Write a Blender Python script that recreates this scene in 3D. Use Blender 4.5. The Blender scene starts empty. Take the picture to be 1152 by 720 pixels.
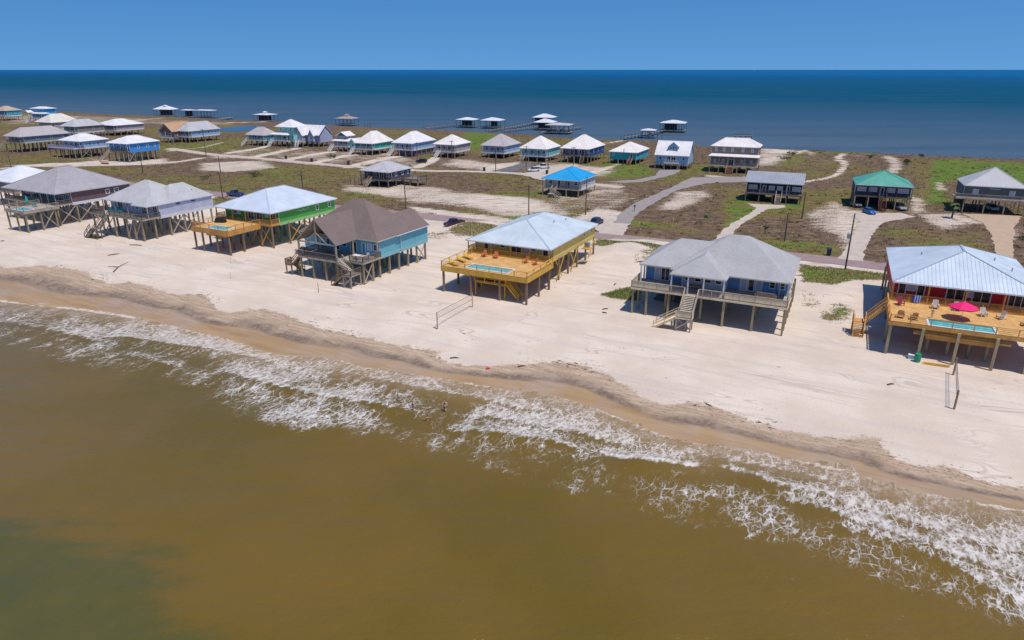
import bpy, math, random
import numpy as np
from mathutils import Vector, Matrix
random.seed(7); np.random.seed(7)
R = math.radians
scene = bpy.context.scene
COL = scene.collection

# ------------------------------------------------------------------ survey
# The photograph was measured with a level 24 mm-equivalent lens 36 m above the sand.
F, H = 768.0, 36.0
TH = math.atan(282 / F); CT, ST = math.cos(TH), math.sin(TH)
ZG, ZN = -1.8, -1.25            # level of the gulf and of the sound

def P(x, y, z=0.0):
    xc, yc = x - 576, y - 360
    d = (xc, F * CT - yc * ST, -(F * ST + yc * CT))
    t = (z - H) / d[2]
    return Vector((d[0] * t, d[1] * t, z))

def proj(p):
    zc = p[1] * CT - (p[2] - H) * ST
    return 576 + F * p[0] / zc, 360 - F * (p[1] * ST + (p[2] - H) * CT) / zc

def rise_to(g, ty, hi=30.0):
    lo = 0.0
    for _ in range(40):
        m = (lo + hi) / 2
        if proj((g[0], g[1], g[2] + m))[1] > ty: lo = m
        else: hi = m
    return lo

# ------------------------------------------------------------------ node helpers
class NT:
    def __init__(s, tree): s.t = tree; s.n = tree.nodes; s.l = tree.links
    def add(s, typ, inp=None, **props):
        n = s.n.new('ShaderNode' + typ)
        for k, v in props.items(): setattr(n, k, v)
        if inp:
            for k, v in inp.items(): s.put(n.inputs[k], v)
        return n
    def put(s, sock, v):
        if isinstance(v, bpy.types.NodeSocket): s.l.new(v, sock)
        elif isinstance(v, bpy.types.Node): s.l.new(v.outputs[0], sock)
        else:
            if hasattr(sock.default_value, '__len__') and not hasattr(v, '__len__'): v = [v] * len(sock.default_value)
            if hasattr(v, '__len__') and len(v) == 3 and len(sock.default_value) == 4: v = (*v, 1)
            sock.default_value = v
    def math(s, op, a, b=0.0, c=0.0, clamp=False):
        n = s.n.new('ShaderNodeMath'); n.operation = op; n.use_clamp = clamp
        s.put(n.inputs[0], a); s.put(n.inputs[1], b); s.put(n.inputs[2], c); return n.outputs[0]
    def mix(s, f, a, b, blend='MIX'):
        n = s.n.new('ShaderNodeMix'); n.data_type = 'RGBA'; n.blend_type = blend
        s.put(n.inputs[0], f); s.put(n.inputs[6], a); s.put(n.inputs[7], b); return n.outputs[2]
    def noise(s, vec, scale, detail=3, rough=.55, dist=0.0):
        return s.add('TexNoise', {'Vector': vec, 'Scale': scale, 'Detail': detail, 'Roughness': rough, 'Distortion': dist}).outputs[0]
    def ss(s, v, lo, hi, a=0.0, b=1.0):
        n = s.n.new('ShaderNodeMapRange'); n.interpolation_type = 'SMOOTHSTEP'
        s.put(n.inputs[0], v); s.put(n.inputs[1], lo); s.put(n.inputs[2], hi); s.put(n.inputs[3], a); s.put(n.inputs[4], b); return n.outputs[0]
    def mapping(s, vec, scale=(1, 1, 1), rot=(0, 0, 0)):
        return s.add('Mapping', {'Vector': vec, 'Scale': scale, 'Rotation': rot}).outputs[0]
    def bump(s, h, strength, dist, normal=None):
        d = {'Height': h, 'Strength': strength, 'Distance': dist}
        if normal is not None: d['Normal'] = normal
        return s.add('Bump', d).outputs[0]

def newmat(name):
    m = bpy.data.materials.new(name); m.use_nodes = True
    nt = NT(m.node_tree); b = nt.n['Principled BSDF']
    return m, nt, b

MATS = {}
def M(name, col, rough=.7, var=.12, scale=1.5, metal=0.0, spec=.5, kind=None):
    """procedural paint / timber / roofing; kind adds the relief of the product"""
    key = (name, kind)
    if key in MATS: return MATS[key]
    m, nt, b = newmat(name)
    tc = nt.add('TexCoord'); ob = tc.outputs['Object']
    inf = nt.add('ObjectInfo')
    off = nt.math('MULTIPLY', inf.outputs['Random'], 37.0)
    vec = nt.add('VectorMath', {0: ob, 1: nt.add('CombineXYZ', {0: off, 1: off, 2: off})}, operation='ADD').outputs[0]
    st = (1, 1, 1)
    if kind == 'timber': st = (1, 1, .25)
    v2 = nt.mapping(vec, st)
    n1 = nt.noise(v2, scale, 4, .6); n2 = nt.noise(v2, scale * 9, 3, .6)
    f = nt.math('ADD', nt.math('MULTIPLY', n1, .65), nt.math('MULTIPLY', n2, .35))
    lo = tuple(c * (1 - 1.9 * var) for c in col); hi = tuple(min(1, c * (1 + 1.5 * var)) for c in col)
    c = nt.mix(nt.ss(f, .3, .7), lo, hi)
    h = n2; strength, dist = .15, .01
    uv = tc.outputs['UV']; sx = nt.add('SeparateXYZ', {0: uv})
    so = nt.add('SeparateXYZ', {0: ob})
    if kind in ('seam', 'rib'):
        per = .42 if kind == 'seam' else .5
        fr = nt.math('FRACT', nt.math('DIVIDE', sx.outputs[0], per))
        tri = nt.math('ABSOLUTE', nt.math('SUBTRACT', fr, .5))
        h = nt.ss(tri, .30, .46) if kind == 'rib' else nt.ss(tri, .43, .48)
        strength, dist = (.9, .06) if kind == 'rib' else (.55, .03)
        # long sheets weather unevenly from panel to panel
        pan = nt.noise(nt.add('CombineXYZ', {0: nt.math('FLOOR', nt.math('DIVIDE', sx.outputs[0], per * 2)), 1: nt.math('MULTIPLY', sx.outputs[1], .15), 2: off}), 3.1, 1)
        c = nt.mix(nt.ss(pan, .3, .7, 0.0, .22), c, tuple(x * .78 for x in col))
    elif kind == 'shingle':
        br = nt.add('TexBrick', {'Vector': uv, 'Color1': (.8, .8, .8, 1), 'Color2': (1, 1, 1, 1), 'Mortar': (.55, .55, .55, 1), 'Scale': 1.0, 'Mortar Size': .02, 'Brick Width': .45, 'Row Height': .16})
        c = nt.mix(.55, c, nt.mix(1.0, c, br.outputs[0], 'MULTIPLY'))
        st2 = nt.noise(nt.mapping(uv, (.5, .06, 1)), 1.2, 3)
        c = nt.mix(nt.ss(st2, .5, .72, 0, .35), c, tuple(x * .72 for x in col))
        h = br.outputs[0]; strength, dist = .4, .02
    elif kind == 'siding':
        fr = nt.math('FRACT', nt.math('DIVIDE', so.outputs[2], .2))
        h = fr; strength, dist = .5, .03
    elif kind == 'plank':
        fx = nt.math('DIVIDE', so.outputs[0], .16)
        fr = nt.math('FRACT', fx)
        g = nt.ss(nt.math('ABSOLUTE', nt.math('SUBTRACT', fr, .5)), .44, .5)
        bd = nt.noise(nt.add('CombineXYZ', {0: nt.math('FLOOR', fx), 1: nt.math('MULTIPLY', so.outputs[1], .3), 2: off}), 5.3, 1)
        c = nt.mix(nt.ss(bd, .3, .7, 0, .5), c, tuple(x * .62 for x in col))
        c = nt.mix(g, c, tuple(x * .35 for x in col)); h = nt.math('SUBTRACT', 1.0, g); strength, dist = .4, .02
    if kind in ('siding', 'plain', None, 'timber'):
        # rain streaks and salt bleaching running down the face
        stn = nt.noise(nt.mapping(vec, (2.2, 2.2, .25)), 1.1, 4, .6)
        c = nt.mix(nt.ss(stn, .52, .75, 0, .3), c, tuple(x * .7 for x in col))
    nt.put(b.inputs['Base Color'], c)
    nt.put(b.inputs['Roughness'], nt.ss(n1, .2, .8, max(.05, rough - .1), min(1, rough + .1)))
    b.inputs['Metallic'].default_value = metal
    b.inputs['Specular IOR Level'].default_value = spec
    nt.put(b.inputs['Normal'], nt.bump(h, strength, dist))
    MATS[key] = m; return m

def flat(name, col, rough=.5, metal=0.0, spec=.5): return M(name, col, rough, .05, 3.0, metal, spec, 'plain')

# ------------------------------------------------------------------ mesh helper
class MB:
    def __init__(s): s.v = []; s.f = []; s.uv = []; s.mi = []; s.hasuv = False
    def face(s, pts, uv=None, mi=0):
        i = len(s.v); s.v += [tuple(p) for p in pts]; s.f.append(list(range(i, i + len(pts))))
        s.uv.append(uv); s.mi.append(mi); s.hasuv |= uv is not None
    def hexa(s, c, mi=0):
        i = len(s.v); s.v += [tuple(p) for p in c]
        for q in ((0, 3, 2, 1), (4, 5, 6, 7), (0, 1, 5, 4), (1, 2, 6, 5), (2, 3, 7, 6), (3, 0, 4, 7)):
            s.f.append([i + k for k in q]); s.uv.append(None); s.mi.append(mi)
    def box(s, x0, x1, y0, y1, z0, z1, mi=0):
        s.hexa([(x0, y0, z0), (x1, y0, z0), (x1, y1, z0), (x0, y1, z0), (x0, y0, z1), (x1, y0, z1), (x1, y1, z1), (x0, y1, z1)], mi)
    def beam(s, p, q, w=.1, h=None, mi=0):
        p, q = Vector(p), Vector(q); h = h or w; d = (q - p)
        if d.length < 1e-6: return
        d.normalize(); up = Vector((0, 0, 1)) if abs(d.z) < .95 else Vector((0, 1, 0))
        a = d.cross(up).normalized() * w / 2; b = a.cross(d).normalized() * h / 2
        s.hexa([p - a - b, p + a - b, p + a + b, p - a + b, q - a - b, q + a - b, q + a + b, q - a + b], mi)
    def tube(s, p, q, r, r2=None, n=8, mi=0, cap=True):
        p, q = Vector(p), Vector(q); r2 = r if r2 is None else r2; d = (q - p).normalized()
        up = Vector((0, 0, 1)) if abs(d.z) < .95 else Vector((1, 0, 0))
        a = d.cross(up).normalized(); b = d.cross(a); i = len(s.v)
        for k in range(n):
            t = 2 * math.pi * k / n; s.v.append(tuple(p + (a * math.cos(t) + b * math.sin(t)) * r))
        for k in range(n):
            t = 2 * math.pi * k / n; s.v.append(tuple(q + (a * math.cos(t) + b * math.sin(t)) * r2))
        for k in range(n):
            s.f.append([i + k, i + (k + 1) % n, i + n + (k + 1) % n, i + n + k]); s.uv.append(None); s.mi.append(mi)
        if cap:
            s.f.append([i + k for k in range(n)][::-1]); s.f.append([i + n + k for k in range(n)]); s.uv += [None, None]; s.mi += [mi, mi]
    def lathe(s, prof, c=(0, 0, 0), n=12, mi=0, sx=1, sy=1):
        i = len(s.v); m = len(prof)
        for r, z in prof:
            for k in range(n):
                t = 2 * math.pi * k / n; s.v.append((c[0] + r * sx * math.cos(t), c[1] + r * sy * math.sin(t), c[2] + z))
        for j in range(m - 1):
            for k in range(n):
                s.f.append([i + j * n + k, i + j * n + (k + 1) % n, i + (j + 1) * n + (k + 1) % n, i + (j + 1) * n + k]); s.uv.append(None); s.mi.append(mi)
        s.f.append([i + k for k in range(n)][::-1]); s.f.append([i + (m - 1) * n + k for k in range(n)]); s.uv += [None, None]; s.mi += [mi, mi]
    def prism(s, poly, z0, z1, mi=0):
        i = len(s.v); n = len(poly)
        s.v += [(x, y, z0) for x, y in poly] + [(x, y, z1) for x, y in poly]
        s.f.append(list(range(i, i + n))[::-1]); s.f.append(list(range(i + n, i + 2 * n)))
        for k in range(n): s.f.append([i + k, i + (k + 1) % n, i + n + (k + 1) % n, i + n + k])
        s.uv += [None] * (n + 2); s.mi += [mi] * (n + 2)
    def mesh(s, name, mat, smooth=False):
        me = bpy.data.meshes.new(name); me.from_pydata(s.v, [], s.f)
        for m in (mat if isinstance(mat, (list, tuple)) else [mat]): me.materials.append(m)
        if any(s.mi): me.polygons.foreach_set('material_index', s.mi)
        if s.hasuv:
            ul = me.uv_layers.new(name='UVMap')
            for p, u in zip(me.polygons, s.uv):
                if u:
                    for li, c in zip(p.loop_indices, u): ul.data[li].uv = c
        if smooth: me.polygons.foreach_set('use_smooth', [True] * len(me.polygons))
        me.update(); return me
    def build(s, name, mat, parent=None, loc=(0, 0, 0), rz=0.0, smooth=False):
        return link(name, s.mesh(name, mat, smooth), parent, loc, rz)

def link(name, me, parent=None, loc=(0, 0, 0), rz=0.0):
    o = bpy.data.objects.new(name, me); COL.objects.link(o)
    o.location = loc; o.rotation_euler.z = rz
    if parent: o.parent = parent
    return o

def tag(o, label, cat, group=None):
    o['label'] = label; o['category'] = cat
    if group: o['group'] = group
    return o

def thing(name, label, cat, loc=(0, 0, 0), rz=0.0, group=None):
    o = bpy.data.objects.new(name, None); COL.objects.link(o); o.empty_display_size = .2
    o.location = loc; o.rotation_euler.z = rz
    return tag(o, label, cat, group)

def copy_tree(o, loc, rz, label, group=None, parent=None):
    c = o.copy(); COL.objects.link(c)
    if parent is None:
        c.location = loc; c.rotation_euler.z = rz; c['label'] = label
        if group: c['group'] = group
    else: c.parent = parent
    for ch in list(o.children): copy_tree(ch, None, None, None, None, c)
    return c

def loc2world(root, p):
    a = root.rotation_euler.z; c, s = math.cos(a), math.sin(a)
    return Vector((root.location.x + p[0] * c - p[1] * s, root.location.y + p[0] * s + p[1] * c, root.location.z + (p[2] if len(p) > 2 else 0)))

# ------------------------------------------------------------------ numpy noise and distances
def vnoise(x, y, seed=0):
    xi = np.floor(x).astype(np.int64); yi = np.floor(y).astype(np.int64); fx, fy = x - xi, y - yi
    fx = fx * fx * (3 - 2 * fx); fy = fy * fy * (3 - 2 * fy)
    def h(a, b):
        n = (a * 374761393 + b * 668265263 + seed * 974634777) & 0x7fffffff
        n = ((n ^ (n >> 13)) * 1274126177) & 0x7fffffff
        return ((n ^ (n >> 16)) & 0xffff) / 65535.0
    return (h(xi, yi) * (1 - fx) + h(xi + 1, yi) * fx) * (1 - fy) + (h(xi, yi + 1) * (1 - fx) + h(xi + 1, yi + 1) * fx) * fy
def fbm(x, y, seed=0, o=4):
    r = 0; a = .5
    for k in range(o): r = r + a * vnoise(x * 2 ** k, y * 2 ** k, seed + k); a *= .5
    return r
def sstep(a, b, x):
    t = np.clip((x - a) / (b - a), 0, 1); return t * t * (3 - 2 * t)
def polydist(X, Y, pts):
    """signed distance to an open polyline running left to right: positive on its far (+y) side; also arclength"""
    best = np.full(X.shape, 1e18); sg = np.ones(X.shape); al = np.zeros(X.shape); acc = 0.0
    for (ax, ay), (bx, by) in zip(pts[:-1], pts[1:]):
        dx, dy = bx - ax, by - ay; L2 = dx * dx + dy * dy; L = math.sqrt(L2)
        t = np.clip(((X - ax) * dx + (Y - ay) * dy) / L2, 0, 1)
        d2 = (X - ax - t * dx) ** 2 + (Y - ay - t * dy) ** 2
        m = d2 < best
        best = np.where(m, d2, best); sg = np.where(m, np.sign(dx * (Y - ay) - dy * (X - ax)), sg); al = np.where(m, acc + t * L, al); acc += L
    return np.sqrt(best) * np.where(sg == 0, 1, sg), al
def inpoly(X, Y, pts):
    c = np.zeros(X.shape, bool); n = len(pts)
    for i in range(n):
        (ax, ay), (bx, by) = pts[i], pts[(i + 1) % n]
        if ay == by: continue
        c ^= ((ay > Y) != (by > Y)) & (X < (bx - ax) * (Y - ay) / (by - ay) + ax)
    return c
def polymask(X, Y, pts, soft):
    d = np.full(X.shape, 1e18); n = len(pts)
    for i in range(n):
        (ax, ay), (bx, by) = pts[i], pts[(i + 1) % n]; dx, dy = bx - ax, by - ay; L2 = dx * dx + dy * dy + 1e-9
        t = np.clip(((X - ax) * dx + (Y - ay) * dy) / L2, 0, 1)
        d = np.minimum(d, (X - ax - t * dx) ** 2 + (Y - ay - t * dy) ** 2)
    d = np.sqrt(d) * np.where(inpoly(X, Y, pts), 1, -1)
    return sstep(-soft, soft, d)
def G(px, z=0.0): return [tuple(P(x, y, z)[:2]) for x, y in px]
def smoothline(pts, n=8):
    out = []
    p = [pts[0]] + list(pts) + [pts[-1]]
    for i in range(1, len(p) - 2):
        for k in range(n):
            t = k / n
            out.append(tuple(.5 * ((2 * p[i][c]) + (-p[i - 1][c] + p[i + 1][c]) * t + (2 * p[i - 1][c] - 5 * p[i][c] + 4 * p[i + 1][c] - p[i + 2][c]) * t * t + (-p[i - 1][c] + 3 * p[i][c] - 3 * p[i + 1][c] + p[i + 2][c]) * t ** 3) for c in (0, 1)))
    out.append(tuple(pts[-1])); return out

def grid_mesh(name, xs, ys, zfun, attrs, mat):
    X, Y = np.meshgrid(xs, ys); nx, ny = len(xs), len(ys)
    Z = zfun(X, Y)
    v = np.stack([X, Y, Z], -1).reshape(-1, 3)
    i = np.arange(nx * ny).reshape(ny, nx)
    q = np.stack([i[:-1, :-1], i[:-1, 1:], i[1:, 1:], i[1:, :-1]], -1).reshape(-1, 4)
    me = bpy.data.meshes.new(name); me.vertices.add(len(v)); me.vertices.foreach_set('co', v.astype(np.float32).ravel())
    me.loops.add(q.size); me.loops.foreach_set('vertex_index', q.ravel().astype(np.int32))
    me.polygons.add(len(q)); me.polygons.foreach_set('loop_start', np.arange(0, q.size, 4, dtype=np.int32))
    try: me.polygons.foreach_set('loop_total', np.full(len(q), 4, dtype=np.int32))
    except Exception: pass
    me.update(calc_edges=True); me.polygons.foreach_set('use_smooth', np.ones(len(q), bool))
    for an, fn in attrs.items():
        a = fn(X, Y).reshape(-1, 4).astype(np.float32)
        at = me.color_attributes.new(an, 'FLOAT_COLOR', 'POINT'); at.data.foreach_set('color', a.ravel())
    me.materials.append(mat); me.validate()
    return link(name, me)

# ------------------------------------------------------------------ shore lines
water_px = [(0, 338), (40, 344), (90, 348), (140, 355), (200, 368), (260, 383), (310, 398), (360, 402), (400, 410), (480, 424), (560, 438), (640, 452), (700, 474), (760, 496), (830, 508), (900, 520), (960, 534), (1020, 552), (1080, 566), (1152, 576)]
edge_px = [(0, 302), (60, 303), (90, 309), (120, 319), (160, 322), (200, 333), (230, 334), (250, 350), (300, 350), (340, 364), (400, 377), (440, 386), (480, 392), (492, 402), (530, 408), (590, 408), (640, 410), (680, 420), (700, 432), (740, 451), (790, 455), (850, 471), (900, 484), (960, 492), (985, 492), (1010, 515), (1060, 524), (1100, 534), (1152, 544)]
outer_px = [(0, 398), (60, 408), (120, 418), (200, 440), (270, 470), (350, 490), (440, 500), (520, 525), (600, 550), (680, 572), (760, 596), (850, 618), (930, 640), (1000, 668), (1060, 690), (1152, 720)]
north_px = [(-40, 122), (0, 123), (60, 126), (130, 129), (200, 131.5), (262, 135.5), (330, 138), (370, 141.5), (440, 145), (480, 146), (520, 148), (560, 150), (610, 153), (640, 155.5), (680, 157.5), (740, 159.5), (790, 165), (860, 167.5), (900, 169), (960, 172), (1020, 175), (1090, 178), (1152, 180.5), (1190, 182.5)]
def extend(pts, l0, l1):
    (ax, ay), (bx, by) = pts[0], pts[1]; d = math.hypot(ax - bx, ay - by)
    (cx, cy), (ex, ey) = pts[-2], pts[-1]; e = math.hypot(ex - cx, ey - cy)
    return [(ax - l0 * math.cos(R(151 - 180)), ay - l0 * math.sin(R(151 - 180)))] + pts + [(ex + l1 * math.cos(R(-29)), ey + l1 * math.sin(R(-29)))]
W_L = extend(smoothline(G(water_px, ZG), 4), 2500, 2500)
E_L = extend(smoothline(G(edge_px, -.9), 4), 2500, 2500)
O_L = extend(smoothline(G(outer_px, ZG), 4), 2500, 2500)
N_L = extend(G(north_px, ZN), 2500, 2500)

def shore_d(X, Y):
    d, al = polydist(X, Y, W_L)
    d = d + 1.5 * (fbm(X * .11, Y * .11, 3, 3) - .45) + .7 * (vnoise(al * .12, al * 0, 9) - .5)
    return d, al
MOUNDS = [((722, 290), 1.7, 8.5), ((706, 284), .9, 6), ((540, 259), .9, 6), ((524, 256), .6, 4), ((690, 300), .6, 6), ((640, 300), .0, 5), ((945, 330), .5, 6), ((990, 318), .5, 5)]
MW = [(P(*p)[:2], h, r) for p, h, r in MOUNDS]
def ground_z(X, Y):
    d, _ = shore_d(X, Y); dn, _ = polydist(X, Y, N_L); dn = -dn + 2.5 * (vnoise(X * .1, Y * .1, 5) - .5)
    z = np.where(d < 0, ZG + d * .09, ZG - ZG * sstep(0, 18, d) * .93 + np.clip(d, 0, 40) / 40 * .07 * -ZG)
    z = np.maximum(z, -7)
    zn = np.maximum(np.where(dn < 0, ZN + dn * .15, ZN - ZN * sstep(0, 10, dn)), -7)
    z = np.minimum(z, zn)
    dry = sstep(6, 16, d) * sstep(8, 20, dn)
    sandy = sstep(10, 20, d) * (1 - sstep(52, 64, d))
    z = z + dry * (.05 * (fbm(X * .3, Y * .3, 21, 3) - .5)) + sandy * (.22 * (fbm(X * .16, Y * .16, 22, 3) - .47))
    z = z + sstep(0.2, 2.2, d) * (1 - sstep(5, 11, d)) * .22 * (fbm(X * .35, Y * .35, 23, 3) - .45)
    for (mx, my), h, r in MW: z = z + h * np.exp(-((X - mx) ** 2 + (Y - my) ** 2) / (r * r))
    return z

# ------------------------------------------------------------------ world, sun, camera
w = bpy.data.worlds.new('World'); scene.world = w; w.use_nodes = True
wn = NT(w.node_tree)
SUN_EL, SUN_AZ = 70.0, 136.0          # azimuth clockwise from the view direction (+y)
sky = wn.add('TexSky', sky_type='NISHITA', sun_disc=False, sun_elevation=R(SUN_EL), sun_rotation=R(SUN_AZ), altitude=300.0, air_density=1.0, dust_density=0.4, ozone_density=2.0)
stc = wn.add('TexCoord'); ssx = wn.add('SeparateXYZ', {0: stc.outputs['Generated']})
szz = wn.math('ADD', wn.math('MULTIPLY', wn.math('MAXIMUM', ssx.outputs[2], 0.0), .9), .22)   # clear dry air: no milky band on the horizon
wn.put(sky.inputs[0], wn.add('VectorMath', {0: wn.add('CombineXYZ', {0: ssx.outputs[0], 1: ssx.outputs[1], 2: szz})}, operation='NORMALIZE').outputs[0])
hsv = wn.add('HueSaturation', {'Hue': .502, 'Saturation': 1.38, 'Value': 1.25, 'Color': sky.outputs[0]})
bg = wn.n['Background']; wn.put(bg.inputs[0], hsv.outputs[0]); bg.inputs[1].default_value = .12
sd = bpy.data.lights.new('sun', 'SUN'); sd.energy = 4.4; sd.angle = R(.53); sd.color = (1.0, .935, .85)
so = bpy.data.objects.new('sun', sd); COL.objects.link(so)
dirv = Vector((math.sin(R(SUN_AZ)) * math.cos(R(SUN_EL)), math.cos(R(SUN_AZ)) * math.cos(R(SUN_EL)), math.sin(R(SUN_EL))))
so.rotation_euler = dirv.to_track_quat('Z', 'Y').to_euler(); so.location = (60, -40, 120)
cd = bpy.data.cameras.new('camera'); cd.sensor_width = 36; cd.lens = 24; cd.clip_end = 90000; cd.clip_start = .5
cam = bpy.data.objects.new('camera', cd); COL.objects.link(cam); cam.location = (0, 0, H); cam.rotation_euler = (R(90) - TH, 0, 0)
scene.camera = cam
scene.view_settings.view_transform = 'Standard'; scene.view_settings.look = 'None'; scene.view_settings.gamma = 1; scene.view_settings.exposure = -0.22

# ------------------------------------------------------------------ GROUND
def stroke(px, width, z=0.0):
    return smoothline(G(px, z), 6), width
VEG = [  # polygon in survey pixels, veg, green, soft metres
    ([(672, 269.5), (720, 275), (770, 281), (775, 292), (735, 292), (715, 285), (700, 277), (682, 282), (668, 277)], .95, .75, 1.5),
    ([(898, 297), (1004, 309), (1004, 318), (960, 317), (935, 322), (905, 317)], .9, .6, 2.),
    ([(676, 331), (700, 325), (718, 322), (720, 338), (690, 336)], .9, .9, 1.),
    ([(922, 352), (945, 341), (958, 348), (957, 360), (930, 362)], .55, .6, 2.),
    ([(905, 330), (920, 335), (922, 345), (905, 345)], .35, .3, 2.),
    ([(505, 259), (525, 253), (560, 256), (585, 262), (540, 268), (512, 267)], .62, .35, 2.2),
    ([(238, 223), (262, 219), (300, 226), (250, 233), (238, 231)], .85, .6, 2.),
    ([(100, 265), (110, 263), (112, 268), (102, 268)], .9, .9, .7),
    ([(462, 262), (500, 262), (505, 268), (480, 270)], .35, .3, 2.),
    ([(1003, 300), (1152, 318), (1152, 330), (1003, 316)], .6, .5, 2.),
    ([(735, 285), (752, 283), (755, 300), (715, 303), (712, 297)], .42, .5, 2.),
]
SAND = [  # bare sand north of the road: polygon, how bare, soft
    ([(440, 203), (500, 212), (560, 222), (610, 226), (650, 240), (640, 248), (590, 247), (520, 234), (450, 226), (425, 214)], .62, 5.),
    ([(540, 218), (600, 222), (612, 236), (560, 236), (520, 226)], .8, 4.),
    ([(222, 183), (300, 180), (312, 189), (260, 194), (222, 192)], .66, 5.),
    ([(380, 205), (440, 212), (440, 222), (385, 215)], .62, 4.),
    ([(735, 236), (760, 216), (800, 212), (800, 222), (762, 237)], .58, 3.),
    ([(903, 240), (940, 225), (962, 240), (958, 264), (930, 262), (900, 256)], .56, 3.),
    ([(1028, 240), (1080, 240), (1105, 250), (1062, 260), (1040, 250)], .66, 3.),
    ([(1022, 219), (1040, 222), (1046, 238), (1024, 240)], .62, 2.),
    ([(595, 206), (700, 205), (722, 224), (684, 242), (620, 232)], .42, 5.),
    ([(510, 178), (560, 185), (552, 193), (500, 186)], .5, 5.),
    ([(545, 186), (585, 182), (575, 190), (548, 192)], .85, 3.),
    ([(608, 182), (650, 184), (700, 192), (680, 199), (620, 196)], .5, 5.),
    ([(1095, 246), (1152, 256), (1152, 272), (1130, 268)], .5, 3.),
    ([(845, 165), (895, 168), (880, 182), (850, 190)], .52, 5.),
    ([(870, 168), (905, 170), (898, 173), (868, 172)], .85, 3.),
    ([(1050, 205), (1062, 205), (1066, 214), (1052, 214)], .8, 2.),
    ([(935, 262), (945, 290), (972, 292), (985, 255), (1000, 240), (955, 236)], .6, 3.),
    ([(640, 249), (712, 249), (720, 240), (672, 235), (655, 240)], .75, 2.),
    ([(455, 231), (560, 244), (600, 250), (560, 250), (470, 238.5)], .75, 1.),
    ([(0, 186), (60, 184), (140, 179), (190, 178), (190, 183), (120, 186), (70, 189)], .72, 3.),
    ([(20, 174), (110, 176), (200, 183), (180, 187), (100, 182)], .4, 5.),
]
SAND += [([(222, 180), (262, 168), (330, 166), (440, 171), (475, 186), (470, 191), (404, 187), (300, 178)], .40, 5.), ([(445, 176), (560, 182), (700, 188), (690, 198), (600, 195), (470, 190)], .30, 6.), ([(840, 166), (1000, 175), (1000, 182), (860, 190)], .22, 8.), ([(0, 128), (130, 131), (260, 138), (260, 141), (100, 138), (0, 140)], .45, 8.)]
TRACK = [  # pale tracks: polyline, width, bare
    ([(0, 190), (60, 184), (120, 186), (190, 183), (225, 178)], 4., .8),
    ([(196, 168), (240, 174), (300, 179), (352, 184), (404, 188), (470, 192)], 5., .95),
    ([(258, 172), (290, 167), (302, 164)], 4., .85), ([(285, 177), (318, 170), (334, 167)], 4.5, .9),
    ([(322, 180), (352, 174), (372, 171)], 4.5, .9), ([(350, 184), (385, 176), (400, 174)], 4., .85), ([(392, 188), (430, 179), (446, 176)], 5., .9),
    ([(470, 188), (484, 182), (490, 177)], 4., .85), ([(190, 170), (232, 165), (250, 160)], 3., .7),
    ([(640, 202), (680, 190), (700, 183)], 3., .6), ([(884, 207), (915, 203), (938, 198), (948, 190), (950, 183), (943, 178), (948, 173)], 2.2, .85),
    ([(1000, 176), (1008, 184), (1004, 195)], 5., .55), ([(905, 168), (915, 174)], 3., .6),
    ([(100, 140), (180, 133), (215, 131)], 6., .55), ([(660, 163), (690, 160), (704, 157)], 4., .6), ([(260, 138), (300, 137)], 6., .7),
    ([(800, 198), (820, 200), (845, 200)], 6., .6),
]
LAWN = [
    ([(1048, 180), (1190, 184), (1190, 215), (1100, 196), (1060, 206), (1066, 232), (1046, 228), (1044, 196)], 1., 3.),
    ([(670, 186), (700, 181), (738, 189), (738, 198), (690, 199), (664, 195)], .85, 4.),
    ([(520, 149), (560, 150), (548, 166), (524, 168)], .9, 4.), ([(612, 155), (650, 157), (640, 164), (610, 160)], .55, 4.),
    ([(815, 226), (842, 224), (852, 231), (908, 228), (906, 236), (862, 237), (835, 252), (815, 259)], .85, 2.),
    ([(175, 165), (258, 160), (262, 168), (180, 172)], .7, 4.),
    ([(662, 247), (690, 252), (806, 266), (812, 262), (740, 252), (690, 243)], .6, 2.),
    ([(828, 263), (900, 271), (946, 277), (944, 291), (890, 283), (820, 271)], .65, 2.),
    ([(985, 262), (1030, 285), (1118, 286), (1100, 262), (1060, 262), (1000, 256)], .45, 3.),
    ([(740, 200), (790, 186), (797, 196), (775, 200)], .7, 3.), ([(470, 176), (492, 172), (494, 180), (470, 184)], .6, 3.),
    ([(1020, 178), (1048, 180), (1046, 215), (1030, 200)], .5, 4.), ([(140, 195), (250, 208), (330, 222), (240, 215)], .55, 4.),
    ([(40, 190), (90, 184), (130, 189), (70, 194)], .5, 3.), ([(0, 176), (70, 170), (110, 176), (40, 186), (0, 186)], .4, 5.),
    ([(530, 196), (596, 200), (640, 208), (560, 212)], .45, 4.), ([(888, 172), (900, 170), (900, 180), (886, 188)], .8, 3.),
]
ROAD_C = smoothline([(-700.0, 520.0), (-290.0, 312.0)] + G([(20, 194.3), (130, 205.5), (240, 218), (345, 230.5), (470, 242.5), (565, 253.3), (675, 265.2), (770, 275.2), (897, 288.5), (1002, 301), (1152, 320)]) + [(150.0, 86.0), (400.0, -60.0)], 6)
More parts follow.
